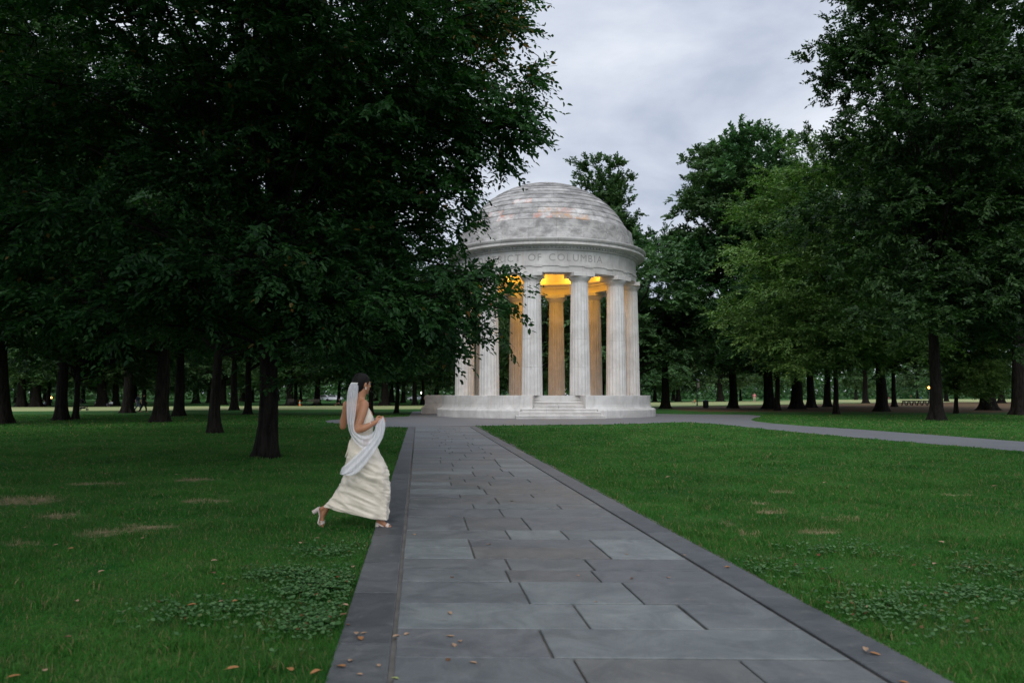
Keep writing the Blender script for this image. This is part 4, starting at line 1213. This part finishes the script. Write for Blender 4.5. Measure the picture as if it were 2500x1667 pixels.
    so = do.modifiers.new("thickness", "SOLIDIFY"); so.thickness = .003
    # sash tails at the back of the waist
    sm = MB()
    for dx, L in ((0, 1.0), (10, .88)):
        for q in range(1):
            P = [Bp(480 + dx, 690, -.06), Bp(468 + dx, 740, -.10), Bp(458 + dx * 1.3, 790, -.10), Bp(440 + dx * 2, 690 + 148 * L, -.09)]
            sm.tube([p[:] for p in P], [.006, .007, .008, .009], 6)
    sm.build("sash_tails", m_d, root, True)
    # veil
    m_v, nt = new_mat("tulle"); t = NT(nt)
    tr = t.n("ShaderNodeBsdfTransparent"); df = t.n("ShaderNodeBsdfDiffuse"); df.inputs[0].default_value = (.93, .93, .95, 1)
    tl = t.n("ShaderNodeBsdfTranslucent"); tl.inputs[0].default_value = (.93, .93, .95, 1)
    m1 = t.n("ShaderNodeMixShader"); m1.inputs[0].default_value = .4; t.l(df.outputs[0], m1.inputs[1]); t.l(tl.outputs[0], m1.inputs[2])
    m2 = t.n("ShaderNodeMixShader")
    lw_ = t.noise(t.scaled(t.obj(), (22, 22, 3.5)), 2.5, 4, .6)
    t.l(t.m("MULTIPLY_ADD", lw_, .45, .42), m2.inputs[0]); t.l(tr.outputs[0], m2.inputs[1]); t.l(m1.outputs[0], m2.inputs[2]); t.out(m2.outputs[0])
    def sheet(mb, Lp, Rp, n=60, m=26, folds=5, amp=.012, seed=0, bulge=.012):
        def cat(P, t):
            f = t * (len(P) - 1); i = min(int(f), len(P) - 2); k = f - i
            a, b, c, d = (P[max(0, min(len(P) - 1, j))] for j in (i - 1, i, i + 1, i + 2))
            return .5 * ((2 * b) + (c - a) * k + (2 * a - 5 * b + 4 * c - d) * k * k + (3 * b - a - 3 * c + d) * k ** 3)
        V, F = [], []
        for i in range(n):
            t_ = i / (n - 1); a, b = cat(Lp, t_), cat(Rp, t_)
            for j in range(m):
                q = j / (m - 1); p = a.lerp(b, q)
                p = p + V3((0, -1, 0)) * (bulge * math.sin(math.pi * q) + amp * math.sin(folds * math.pi * q + seed + 2.2 * t_ + .8 * noise.noise(V3((t_ * 4, q * 2, seed)))))
                V.append(p[:])
        for i in range(n - 1):
            for j in range(m - 1): F.append([i * m + j, (i + 1) * m + j, (i + 1) * m + j + 1, i * m + j + 1])
        mb.add(V, F)
    vm = MB()
    Lp = [Bp(487, 196, -.08), Bp(468, 240, -.12), Bp(455, 310, -.15), Bp(450, 400, -.16), Bp(452, 480, -.17), Bp(462, 560, -.19), Bp(482, 640, -.22), Bp(530, 715, -.25), Bp(590, 765, -.255), Bp(640, 775, -.25)]
    Rp = [Bp(551, 198, -.06), Bp(551, 245, -.10), Bp(545, 310, -.13), Bp(535, 400, -.15), Bp(525, 480, -.19), Bp(515, 560, -.25), Bp(530, 622, -.26), Bp(590, 648, -.26), Bp(650, 640, -.25), Bp(700, 600, -.22)]
    sheet(vm, Lp, Rp, 70, 26, 5, .006, 1)
    Lq = [Bp(742, 508, -.19), Bp(705, 560, -.20), Bp(686, 630, -.22), Bp(652, 700, -.25), Bp(590, 765, -.27), Bp(520, 830, -.27), Bp(455, 890, -.27), Bp(410, 930, -.27), Bp(392, 985, -.27)]
    Rq = [Bp(774, 498, -.18), Bp(788, 555, -.18), Bp(772, 650, -.20), Bp(742, 715, -.22), Bp(698, 785, -.24), Bp(640, 870, -.25), Bp(578, 945, -.26), Bp(515, 995, -.27), Bp(450, 1000, -.27)]
    sheet(vm, Lq, Rq, 80, 26, 5, .007, 4)
    sheet(vm, [q + V3((.01, .02, -.01)) for q in Lq], [q + V3((-.012, .02, .012)) for q in Rq], 80, 22, 3, .008, 7)
    vm.build("veil", m_v, root, True)
    cb = MB(); cb.box((0, 0, 0), (.070, .012, .012), bevel=.003, M=Matrix.Translation(Bp(519, 197, -.075)) @ Matrix.Rotation(.05, 4, "Y")); cb.build("veil_comb", pearl, root)
    # sandals: sole, block heel, straps
    m_s = simple("ivory_sandal", (.58, .49, .43), .4, .5, .1)
    def sandal(an, heel, arch, ball, toe, side, dn, hl):
        o = empty("sandal", (0, 0, 0)); o.parent = root
        mb = MB()
        P = [heel - (arch - heel).normalized() * .022, heel, arch, ball, toe + (toe - ball).normalized() * .012]
        V, F = [], []
        for p, w_ in zip(P, (.020, .028, .028, .040, .030)):
            for off in (.018, .030):
                q = p + dn * (off + (.004 if p is ball else 0))
                V += [(q - side * w_)[:], (q + side * w_)[:]]
        for i in range(len(P) - 1):
            a, b = i * 4, i * 4 + 4
            F += [[a, b, b + 1, a + 1], [a + 2, a + 3, b + 3, b + 2], [a, a + 2, b + 2, b], [a + 1, b + 1, b + 3, a + 3]]
        F += [[0, 1, 3, 2], [16, 18, 19, 17]]
        mb.add(V, F); mb.build("sole", m_s, o)
        mb = MB(); h0 = heel + dn * .028; h1 = h0 + hl
        mb.tube([h0[:], (h0.lerp(h1, .5))[:], h1[:]], [.025, .024, .025], 14); mb.build("heel", m_s, o, False)
        mb = MB()
        def band(c, axis, r1, r2, w_):
            a1 = side; a2 = axis.cross(side).normalized(); n_ = 26; V, F = [], []
            for k in range(n_):
                a = 2 * math.pi * k / n_
                for z in (-w_, w_): V.append((c + a1 * math.cos(a) * r1 + a2 * math.sin(a) * r2 + axis * z)[:])
            for k in range(n_): F.append([2 * k, 2 * ((k + 1) % n_), 2 * ((k + 1) % n_) + 1, 2 * k + 1])
            mb.add(V, F)
        sh = (an + up * 0) ; leg_ax = (an - heel).normalized()
        band(an + leg_ax * .004, leg_ax, .037, .036, .007)
        band(ball + (toe - ball) * .15, (toe - ball).normalized(), .044, .026, .010)
        band(ball - (ball - arch) * .25, (ball - arch).normalized(), .038, .028, .006)
        so_ = mb.build("strap", m_s, o); q = so_.modifiers.new("t", "SOLIDIFY"); q.thickness = .003
    h_end = Bp(722, 1463, .02)
    sandal(ra, *f1, V3((.1, 1, 0)).normalized(), V3((-.25, 0, -.97)), V3((h_end.x - f1[0].x - .002, 0, -(f1[0].z - .030))))
    sandal(la, *f2, V3((.2, 1, .1)).normalized(), V3((-.96, .1, .1)).normalized(), V3((-.062, 0, -.038)))
    return root
make_bride()

# ------------------------------------------------------------------ people far off
M_SK = [mat_skin("tan_skin", (.36, .18, .11)), mat_skin("pale_skin", (.52, .32, .24)), mat_skin("brown_skin", (.14, .07, .045))]
CLOTH = {}
def cloth(c):
    if c not in CLOTH: CLOTH[c] = simple("cloth", c, .85, .1, .2, 14)
    return CLOTH[c]
def figure(label, loc, face, pose, top, bottom, skin=0, height=1.7, hair=(.02, .015, .012)):
    """small figure with a continuous body; shirt, trousers and hair as parts. pose: 'walk', 'stand', 'sit'"""
    root = empty("person", (loc[0], loc[1], 0), face, height / 1.7); tag(root, label, "person")
    V3 = Vector
    if pose == "sit":
        hip, sh = .13, .62
        J = dict(pel=V3((0, 0, .14)), che=V3((0, -.04, .50)), nek=V3((0, -.02, .66)), hea=V3((0, .02, .80)))
        legs = [[V3((x * .09, 0, .12)), V3((x * .17, .36, .36)), V3((x * .12, .52, .05)), V3((x * .12, .62, .04))] for x in (-1, 1)]
        arms = [[V3((x * .19, -.03, .58)), V3((x * .24, .12, .36)), V3((x * .12, .32, .34)), V3((x * .08, .40, .34))] for x in (-1, 1)]
    else:
        st = .30 if pose == "walk" else .03
        J = dict(pel=V3((0, 0, .93)), che=V3((0, .02, 1.25)), nek=V3((0, .03, 1.45)), hea=V3((0, .06, 1.59)))
        legs = [[V3((x * .09, 0, .90)), V3((x * .10, x * st * .62 + .06, .49)), V3((x * .10, x * st - (.06 if x < 0 else 0), .08)), V3((x * .12, x * st + .13, .035))] for x in (-1, 1)]
        arms = [[V3((x * .19, .02, 1.40)), V3((x * .25, -x * st * .5, 1.12)), V3((x * .23, -x * st * .8 + .12, .90)), V3((x * .22, -x * st * .9 + .16, .80))] for x in (-1, 1)]
    b = MB()
    limb(b, [J["pel"], (J["pel"] + J["che"]) / 2, J["che"], J["nek"]], [.125, .115, .14, .055], 12, 4)
    limb(b, [J["nek"] - V3((0, 0, .04)), J["hea"]], [.055, .05], 10, 3)
    b.ellipsoid(J["hea"], (V3((1, 0, 0)), V3((0, 1, 0)), V3((0, 0, 1))), (.075, .092, .115), 14, 10)
    b.ellipsoid(J["hea"] + V3((0, .095, -.01)), (V3((1, 0, 0)), V3((0, 1, 0)), V3((0, 0, 1))), (.014, .02, .02), 8, 6)
    for L in legs: limb(b, L[:3], [.085, .058, .042], 10, 4); limb(b, L[2:], [.045, .042], 8, 3)
    for A in arms: limb(b, [A[0] * .9 + J["che"] * .1, *A[:3]], [.06, .052, .040, .030], 8, 3); limb(b, A[2:], [.032, .030], 8, 2)
    fuse("body", b, M_SK[skin], root, .016, 2)
    b = MB()
    limb(b, [J["pel"] + V3((0, 0, .05)), (J["pel"] + J["che"]) / 2, J["che"], J["nek"] - V3((0, 0, .05))], [.145, .135, .158, .085], 12, 4)
    for A in arms: limb(b, [A[0] * .85 + J["che"] * .15, A[0], A[0].lerp(A[1], .75)], [.07, .068, .060], 8, 3)
    fuse("shirt", b, cloth(top), root, .018, 2)
    b = MB(); limb(b, [J["pel"] + V3((0, 0, .08)), J["pel"] - V3((0, 0, .03))], [.148, .145], 12, 3)
    for L in legs: limb(b, [L[0], L[1], L[2].lerp(L[1], .06)], [.105, .080, .066], 10, 4)
    fuse("trousers", b, cloth(bottom), root, .018, 2)
    b = MB(); b.ellipsoid(J["hea"] + V3((0, -.018, .025)), (V3((1, 0, 0)), V3((0, 1, 0)), V3((0, 0, 1))), (.086, .095, .108), 14, 10)
    b.build("hair", cloth(hair), root, True)
    return root
def gp(u, v): p = ground_at(u, v); return (p.x, p.y)
figure("walker in a dark blue top and grey jeans passing the flared elm trunk", gp(336, 1004), R(-80), "walk", (.05, .06, .09), (.10, .115, .14), 1, 1.50)
figure("walker in black trousers and a black top with a white collar, behind another walker", gp(349, 1006), R(-70), "walk", (.018, .018, .020), (.012, .012, .014), 0, 1.50)
figure("person in a pink shirt and pale shorts standing at the rim of the field", gp(1842, 982), R(160), "stand", (.62, .22, .24), (.42, .34, .26), 1, 1.9)
figure("person in black crouching on the field just past the bride's veil", gp(829, 990), R(120), "sit", (.012, .014, .02), (.10, .06, .04), 0, 1.75, (.10, .12, .16))
for lab, u, v, c, bt in (("person in a blue top sitting on grass at the far rim of the field", 76, 992, (.03, .07, .22), (.02, .02, .03)),
                         ("person in white sitting at the field's rim, next to one in blue", 98, 991.5, (.72, .74, .80), (.05, .05, .06)),
                         ("person in pale grey sitting at the end of the row under the trees", 109, 991.5, (.55, .60, .68), (.03, .03, .05)),
                         ("person in white sitting beside a grey trunk past the stroller", 237, 992, (.70, .68, .66), (.10, .05, .04)),
                         ("person in a red top sitting under the far trees beyond the stroller", 258, 992, (.45, .10, .10), (.20, .20, .22)),
                         ("person in a white shirt sitting apart, beyond the stroller", 271, 992, (.78, .77, .75), (.06, .06, .07)),
                         ("person in a pink top sitting beyond the thick elm near the long table", 2170, 974, (.60, .20, .22), (.20, .08, .08)),
                         ("person in an orange yellow top standing behind the long table", 2224, 974, (.62, .32, .06), (.06, .05, .05)),
                         ("person in a bright blue top sitting behind the long table", 2249, 974, (.08, .22, .52), (.10, .10, .14)),
                         ("person in orange sitting next to the signpost at the field's rim", 1696, 984, (.42, .13, .04), (.20, .18, .12)),
                         ("person in a tan top standing across the field by the memorial platform", 1039, 989, (.50, .30, .18), (.05, .05, .05))):
    figure(lab, gp(u, v), R(random.Random(u).uniform(90, 270)), "stand" if "standing" in lab else "sit", c, bt, u % 3, 1.6 if v < 980 else 1.5)

# ------------------------------------------------------------------ small furniture of the park
M_WOOD = simple("weathered_wood", (.05, .042, .035), .8, .2, .3, 5)
def stroller():
    x, y = gp(203, 1002); root = empty("stroller", (x, y, 0), R(20)); tag(root, "black baby stroller parked on the edge of the pale field", "stroller")
    fm = MB()
    for s in (-.24, .24):
        fm.tube([(-.42, s, 1.02), (-.20, s, .62), (.10, s, .42), (.34, s, .12)], .016, 8); fm.tube([(-.30, s, .12), (-.05, s, .45), (.05, s, .62)], .014, 8)
    fm.tube([(-.42, -.24, 1.02), (-.46, -.12, 1.06), (-.46, .12, 1.06), (-.42, .24, 1.02)], .018, 8); fm.tube([(-.30, -.24, .16), (-.30, .24, .16)], .012, 6)
    fm.build("frame", M_DARKMETAL, root)
    c = cloth((.015, .016, .02)); b = MB()
    V, F = [], []
    for i, (px, pz) in enumerate(((-.22, .95), (-.16, .60), (-.02, .46), (.22, .44), (.34, .30))):
        for s in (-.21, -.07, .07, .21): V.append((px, s, pz - (.03 if abs(s) < .1 else 0)))
    for i in range(4):
        for k in range(3): F.append([i * 4 + k, i * 4 + k + 1, i * 4 + 5 + k, i * 4 + 4 + k])
    b.add(V, F); so = b.build("seat", c, root); q = so.modifiers.new("t", "SOLIDIFY"); q.thickness = .03
    b = MB(); V, F = [], []
    for i in range(7):
        a = R(-20 + 22 * i)
        for s in (-.23, 0, .23): V.append((-.20 + .34 * math.sin(a) * .9, s, .72 + .34 * math.cos(a) * (1.0 if s == 0 else .93)))
    for i in range(6):
        for k in range(2): F.append([i * 3 + k, i * 3 + k + 1, i * 3 + 4 + k, i * 3 + 3 + k])
    b.add(V, F); so = b.build("canopy", c, root, True); q = so.modifiers.new("t", "SOLIDIFY"); q.thickness = .015
    b = MB(); b.box((-.05, 0, .24), (.42, .36, .14), bevel=.03); b.build("basket", c, root)
    for px, s, r in ((-.30, -.26, .13), (-.30, .26, .13), (.34, -.20, .095), (.34, .20, .095)):
        w = MB()
        a = np.linspace(0, 2 * np.pi, 21); w.tube([(r * .82 * math.cos(k), 0, r * .82 * math.sin(k)) for k in a], r * .18, 8, False)
        for k in range(5): w.tube([(0, 0, 0), (r * .8 * math.cos(k * 1.2566), 0, r * .8 * math.sin(k * 1.2566))], .008, 5)
        w.build("wheel", M_DARKMETAL, root).location = (px, s, r)
stroller()
def signpost():
    x, y = gp(1702, 990); root = empty("signpost", (x, y, 0), 0, .57); tag(root, "black signpost with a tan panel and a slanted plate on top, beside the litter bin", "sign")
    m = MB(); m.tube([(0, 0, 0), (0, 0, 6.3)], [.13, .10], 10); m.tube([(0, 0, 0), (0, 0, .3)], [.22, .18], 10); m.build("post", M_DARKMETAL, root)
    m = MB(); m.box((.32, 0, 4.9), (.62, .07, 1.15), bevel=.02); m.build("sign_panel", simple("tan_panel", (.34, .29, .23), .6, .3), root)
    m = MB(); m.box((0, 0, 0), (.8, .06, .30), bevel=.01, M=Matrix.Translation((.25, 0, 6.15)) @ Matrix.Rotation(R(38), 4, "Y")); m.build("slanted_plate", simple("grey_plate", (.30, .32, .34), .4, .5), root)
signpost()
def litter_bin():
    x, y = gp(1723, 996); root = empty("litter_bin", (x, y, 0), 0, .60); tag(root, "dark round litter bin on the leaf litter beside the signpost", "bin")
    m = MB(); m.lathe([(0, .02), (.40, .02), (.44, .06), (.46, .2), (.50, 1.20), (.50, 1.25), (.44, 1.25), (.42, .3), (0, .3)], 28)
    for k in range(28):
        a = 2 * math.pi * k / 28; m.box((math.sin(a) * .495, -math.cos(a) * .495, .70), (.05, .03, 1.0), a)
    m.build("drum", M_DARKMETAL, root)
    m = MB(); m.lathe([(.53, 1.24), (.54, 1.30), (.50, 1.40), (.36, 1.50), (.22, 1.53), (.21, 1.48), (.3, 1.40), (.45, 1.28)], 28); m.build("lid", simple("grey_lid", (.10, .105, .11), .4, .5), root)
litter_bin()
def long_table():
    a, b_ = Vector((*gp(2200, 989.5), 0)), Vector((*gp(2276, 989.5), 0))
    L = (b_ - a).length; ang = math.atan2(b_.y - a.y, b_.x - a.x)
    root = empty("picnic_table", ((a.x + b_.x) / 2, (a.y + b_.y) / 2, 0), ang); root.scale = (1, .6, .58); tag(root, "long dark picnic table with trestle legs under the trees beside the pale field", "table")
    m = MB()
    for k in range(5): m.box((0, -.42 + .21 * k, 1.18), (L, .19, .10), bevel=.012)
    m.build("table_top", M_WOOD, root)
    for s in (-1, 1):
        m = MB(); m.box((0, s * .95, .62), (L, .34, .08), bevel=.012); m.build("bench_seat", M_WOOD, root)
    n = 6
    for i in range(n):
        x = -L / 2 + L * (i + .5) / n
        m = MB()
        for s in (-1, 1): m.tube([(x, s * .95, 0), (x, s * .30, 1.12)], .09, 6); m.tube([(x + .5, s * .3, 1.12), (x, s * .3, .75)], .05, 6)
        m.box((x, 0, .56), (.12, 2.1, .12)); m.box((x, 0, 1.08), (.12, .95, .12)); m.build("leg", M_WOOD, root)
long_table()
def bench(u, v, label, w=1.9, rz=0.0):
    x, y = gp(u, v); root = empty("park_bench", (x, y, 0), rz); tag(root, label, "bench")
    m = MB()
    for k in range(4): m.box((0, -.05 + .12 * k, .44), (w, .10, .04), bevel=.006)
    m.build("seat", M_WOOD, root)
    m = MB()
    for k in range(3): m.box((0, .42 + .03 * k, .60 + .13 * k), (w, .035, .10), bevel=.006)
    m.build("backrest", M_WOOD, root)
    for s in (-1, 1):
        m = MB(); m.tube([(s * w * .42, -.06, 0), (s * w * .42, -.04, .42)], .025, 6); m.tube([(s * w * .42, .46, 0), (s * w * .42, .36, .42), (s * w * .42, .50, .92)], .025, 6)
        m.tube([(s * w * .42, -.06, .62), (s * w * .42, .44, .64)], .022, 6); m.tube([(s * w * .42, -.06, .42), (s * w * .42, -.06, .62)], .02, 6); m.build("leg", M_DARKMETAL, root)
bench(724, 991, "dark park bench beside an orange cone across the pale field", 2.6)
bench(747, 991, "dark park bench just past the orange cone across the field", 3.4)
def cone():
    x, y = gp(732, 991); root = empty("traffic_cone", (x, y, 0)); tag(root, "small orange cone between two dark benches across the field", "cone")
    m = MB(); m.lathe([(0, .02), (.17, .03), (.15, .06), (.03, .80), (0, .80)], 18); m.build("cone_body", simple("orange_plastic", (.70, .18, .03), .5, .4), root)
    m = MB(); m.box((0, 0, .015), (.42, .42, .03), bevel=.008); m.build("base", M_DARKMETAL, root)
    m = MB(); m.lathe([(.110, .36), (.085, .52)], 18); m.build("band", simple("white_band", (.75, .75, .75), .4, .4), root)
cone()
def lamp(u, v, vtop, col, label, power=26.0):
    x, y = gp(u, v); root = empty("street_lamp", (x, y, 0)); tag(root, label, "lamp")
    h = at(u, vtop, y).z
    m = MB(); m.lathe([(0, 0), (.24, 0), (.24, .12), (.16, .30), (.12, .8), (.075, 1.1), (.06, h - .55), (.10, h - .5), (.12, h - .42), (.05, h - .38), (0, h - .38)], 14); m.build("pole", M_DARKMETAL, root)
    gm, nt = new_mat("lit_globe"); t = NT(nt); e = t.n("ShaderNodeEmission"); e.inputs[0].default_value = (*col, 1); e.inputs[1].default_value = power; t.out(e.outputs[0])
    m = MB(); m.ellipsoid((0, 0, h - .12), ((1, 0, 0), (0, 1, 0), (0, 0, 1)), (.17, .17, .21), 16, 12); m.build("globe", gm, root, True)
    m = MB(); m.lathe([(.10, h + .15), (.06, h + .20), (.02, h + .32), (0, h + .36)], 12); m.build("finial", M_DARKMETAL, root)
lamp(125, 983, 969, (1.0, .45, .12), "street lamp with an orange glowing globe among the far trees past the stroller", 6)
lamp(1029, 984, 957, (1.0, .86, .66), "street lamp with a bright white globe beyond the field beside the memorial", 10)
lamp(2269, 985, 944, (1.0, .42, .08), "street lamp with an amber globe above the end of the long table", 9)
def car(u, v, col, label, rz=0.0):
    x, y = gp(u, v); root = empty("parked_car", (x, y, 0), rz); tag(root, label, "car")
    pr = [(-2.2, .35), (-2.25, .75), (-2.05, .95), (-1.45, 1.02), (-.85, 1.42), (.45, 1.46), (1.15, 1.02), (2.0, .92), (2.22, .70), (2.2, .35)]
    def ext(mb, pts, w, inset=0.0):
        n = len(pts); V = []
        for s in (-1, 1): V += [(px, s * (w - (inset if pz > 1.0 else 0)), pz) for px, pz in pts]
        F = [list(range(n))[::-1], list(range(n, 2 * n))] + [[k, (k + 1) % n, n + (k + 1) % n, n + k] for k in range(n)]
        mb.add(V, F)
    m = MB(); ext(m, pr, .88, .14); m.build("body", simple("car_paint", col, .3, .6, .05), root)
    m = MB(); ext(m, [(-1.32, 1.03), (-.82, 1.37), (.42, 1.40), (1.02, 1.03)], .90, .145)
    m.build("window", simple("car_glass", (.02, .025, .03), .1, .6, .05), root)
    for px in (-1.35, 1.35):
        for s in (-.82, .82):
            m = MB(); m.tube([(px, s - .1, .32), (px, s + .1, .32)], .32, 18); m.build("wheel", M_DARKMETAL, root)
    for s in (-.6, .6):
        m = MB(); m.ellipsoid((2.18, s, .70), ((1, 0, 0), (0, 1, 0), (0, 0, 1)), (.06, .16, .08), 10, 8); m.build("headlight", simple("lamp_lens", (.8, .8, .78), .15, .6), root)
car(1016, 978.5, (.72, .74, .78), "white parked car beyond the field beside the white street lamp", R(8))
car(1042, 978.5, (.62, .66, .74), "silver parked car next to the white one by the street lamp", R(4))
car(792, 978.5, (.80, .78, .76), "white parked car seen across the field behind the crouching person", R(-5))
car(815, 979, (.70, .74, .80), "pale silver parked car next to the white car, past the crouching person", R(-3))

# ------------------------------------------------------------------ fallen leaves
def leaf_mesh(seed, mat):
    g = random.Random(seed); curl = g.uniform(.12, .42); tw = g.uniform(-.25, .25)
    V, F = [], []
    n = 7
    for i in range(n):
        t = i / (n - 1); w = .30 * math.sin(math.pi * min(1, t * .93 + .05)) ** .8 * (1.0 + .12 * math.sin(9 * t))
        for j in (-1, -.5, 0, .5, 1):
            z = curl * (.55 * (abs(j) * w / .3) ** 2 + .5 * (t - .5) ** 2) + tw * j * (t - .5) * .4
            V.append((t - .5, j * w, z + .04))
    for i in range(n - 1):
        for j in range(4): F.append([i * 5 + j, i * 5 + 5 + j, i * 5 + 6 + j, i * 5 + 1 + j])
    mb = MB(); mb.add(V, F); mb.tube([(-.5, 0, curl * .12 + .04), (-.62, .01, .05), (-.75, .04, .03)], .012, 4)
    return mb.mesh("fallen_leaf", mat, True)
LM = {"tan": simple("tan_leaf", (.36, .235, .15), .7, .2, .3, 3), "orange": simple("orange_leaf", (.34, .16, .06), .6, .3, .3, 3),
      "green": simple("yellow_green_leaf", (.30, .34, .12), .6, .3, .25, 3), "brown": simple("brown_leaf", (.15, .085, .05), .8, .1, .3, 3)}
LMESH = {k: [leaf_mesh(i * 7 + len(k), m) for i in range(3)] for k, m in LM.items()}
rl = random.Random(4)
def fallen(u, v, kind, z, label, group, size=.085):
    p = ground_at(u, v, z)
    o = bpy.data.objects.new("fallen_leaf", rl.choice(LMESH[kind]))
    o.location = (p.x, p.y, z - .001); o.rotation_euler = (rl.uniform(-.12, .12), rl.uniform(-.12, .12), rl.uniform(0, 6.28))
    s = .56 * size * rl.uniform(.75, 1.25); o.scale = (s, s, s); COL.objects.link(o)
    tag(o, label, "leaf", group)
on_slab = "curled tan leaf fallen on the grey slabs of the walkway"
on_edge = "small brown leaf fallen on the dark border strip of the walkway"
on_edge_o = "orange leaf fallen on the dark border strip of the walkway"
for u, v, k in ((1096, 1260, "tan"), (1012, 1304, "tan"), (1104, 1409, "brown"), (1098, 1496, "tan"), (967, 1552, "tan"), (993, 1547, "tan"), (1100, 1552, "tan"), (1109, 1574, "tan"), (1155, 1617, "tan"), (1094, 1610, "brown"),
                (1411, 1404, "tan"), (1455, 1468, "tan"), (1543, 1411, "brown"), (1632, 1409, "tan"), (1193, 1328, "tan"), (1529, 1352, "tan"), (1124, 1564, "tan"), (1250, 1223, "tan"), (1330, 1196, "brown"), (1190, 1160, "tan"), (1115, 1128, "tan")):
    fallen(u, v, k, .026, on_slab, "leaves fallen on the walkway slabs", .075)
fallen(963, 1655, "green", .028, "yellow green leaf fallen across the joint of the dark border strip", None, .095)
for u, v in ((855, 1611), (888, 1544), (925, 1623), (849, 1524), (878, 1645), (1671, 1354)): fallen(u, v, "brown" if v == 1524 else "tan", .030, on_edge, "small leaves on the walkway border", .072)
for u, v in ((880, 1558), (833, 1625), (1776, 1384), (2135, 1595), (2206, 1664)): fallen(u, v, "orange", .030, on_edge_o, "orange leaves on the walkway border", .085)
on_g = "dry tan leaf lying in the grass of the lawn"
on_go = "orange leaf lying in the grass of the lawn"
for u, v, k in ((349, 1313, "tan"), (172, 1338, "orange"), (522, 1368, "tan"), (248, 1394, "tan"), (520, 1398, "brown"), (544, 1425, "orange"), (188, 1466, "tan"), (467, 1477, "orange"), (540, 1467, "tan"), (574, 1467, "orange"), (616, 1461, "brown"),
                (165, 1554, "brown"), (568, 1630, "orange"), (709, 1633, "orange"), (770, 1641, "orange"), (35, 1650, "orange"), (110, 1635, "tan"), (733, 1324, "tan"), (775, 1313, "tan"), (862, 1383, "tan"), (856, 1408, "tan"), (843, 1476, "tan"), (838, 1500, "brown"),
                (298, 1098, "tan"), (213, 1128, "tan"), (256, 1156, "tan"), (280, 1180, "tan"), (715, 1168, "brown"), (150, 1190, "brown"), (430, 1158, "tan"), (322, 1243, "brown"), (60, 1287, "tan"), (138, 1329, "tan"), (870, 1545, "tan"),
                (1383, 1093, "tan"), (1478, 1110, "tan"), (1632, 1164, "tan"), (2125, 1164, "tan"), (2428, 1186, "tan"), (2298, 1322, "tan"), (2281, 1375, "tan"), (2118, 1480, "tan"), (2361, 1383, "tan"), (2113, 1584, "tan"), (1440, 1182, "orange"), (2013, 1178, "tan"), (1853, 1102, "tan"), (1990, 1038, "tan")):
    fallen(u, v, k, .045, on_go if k == "orange" else on_g, "orange leaves lying in the grass" if k == "orange" else "dry leaves lying in the grass", .085 if v > 1250 else .12)
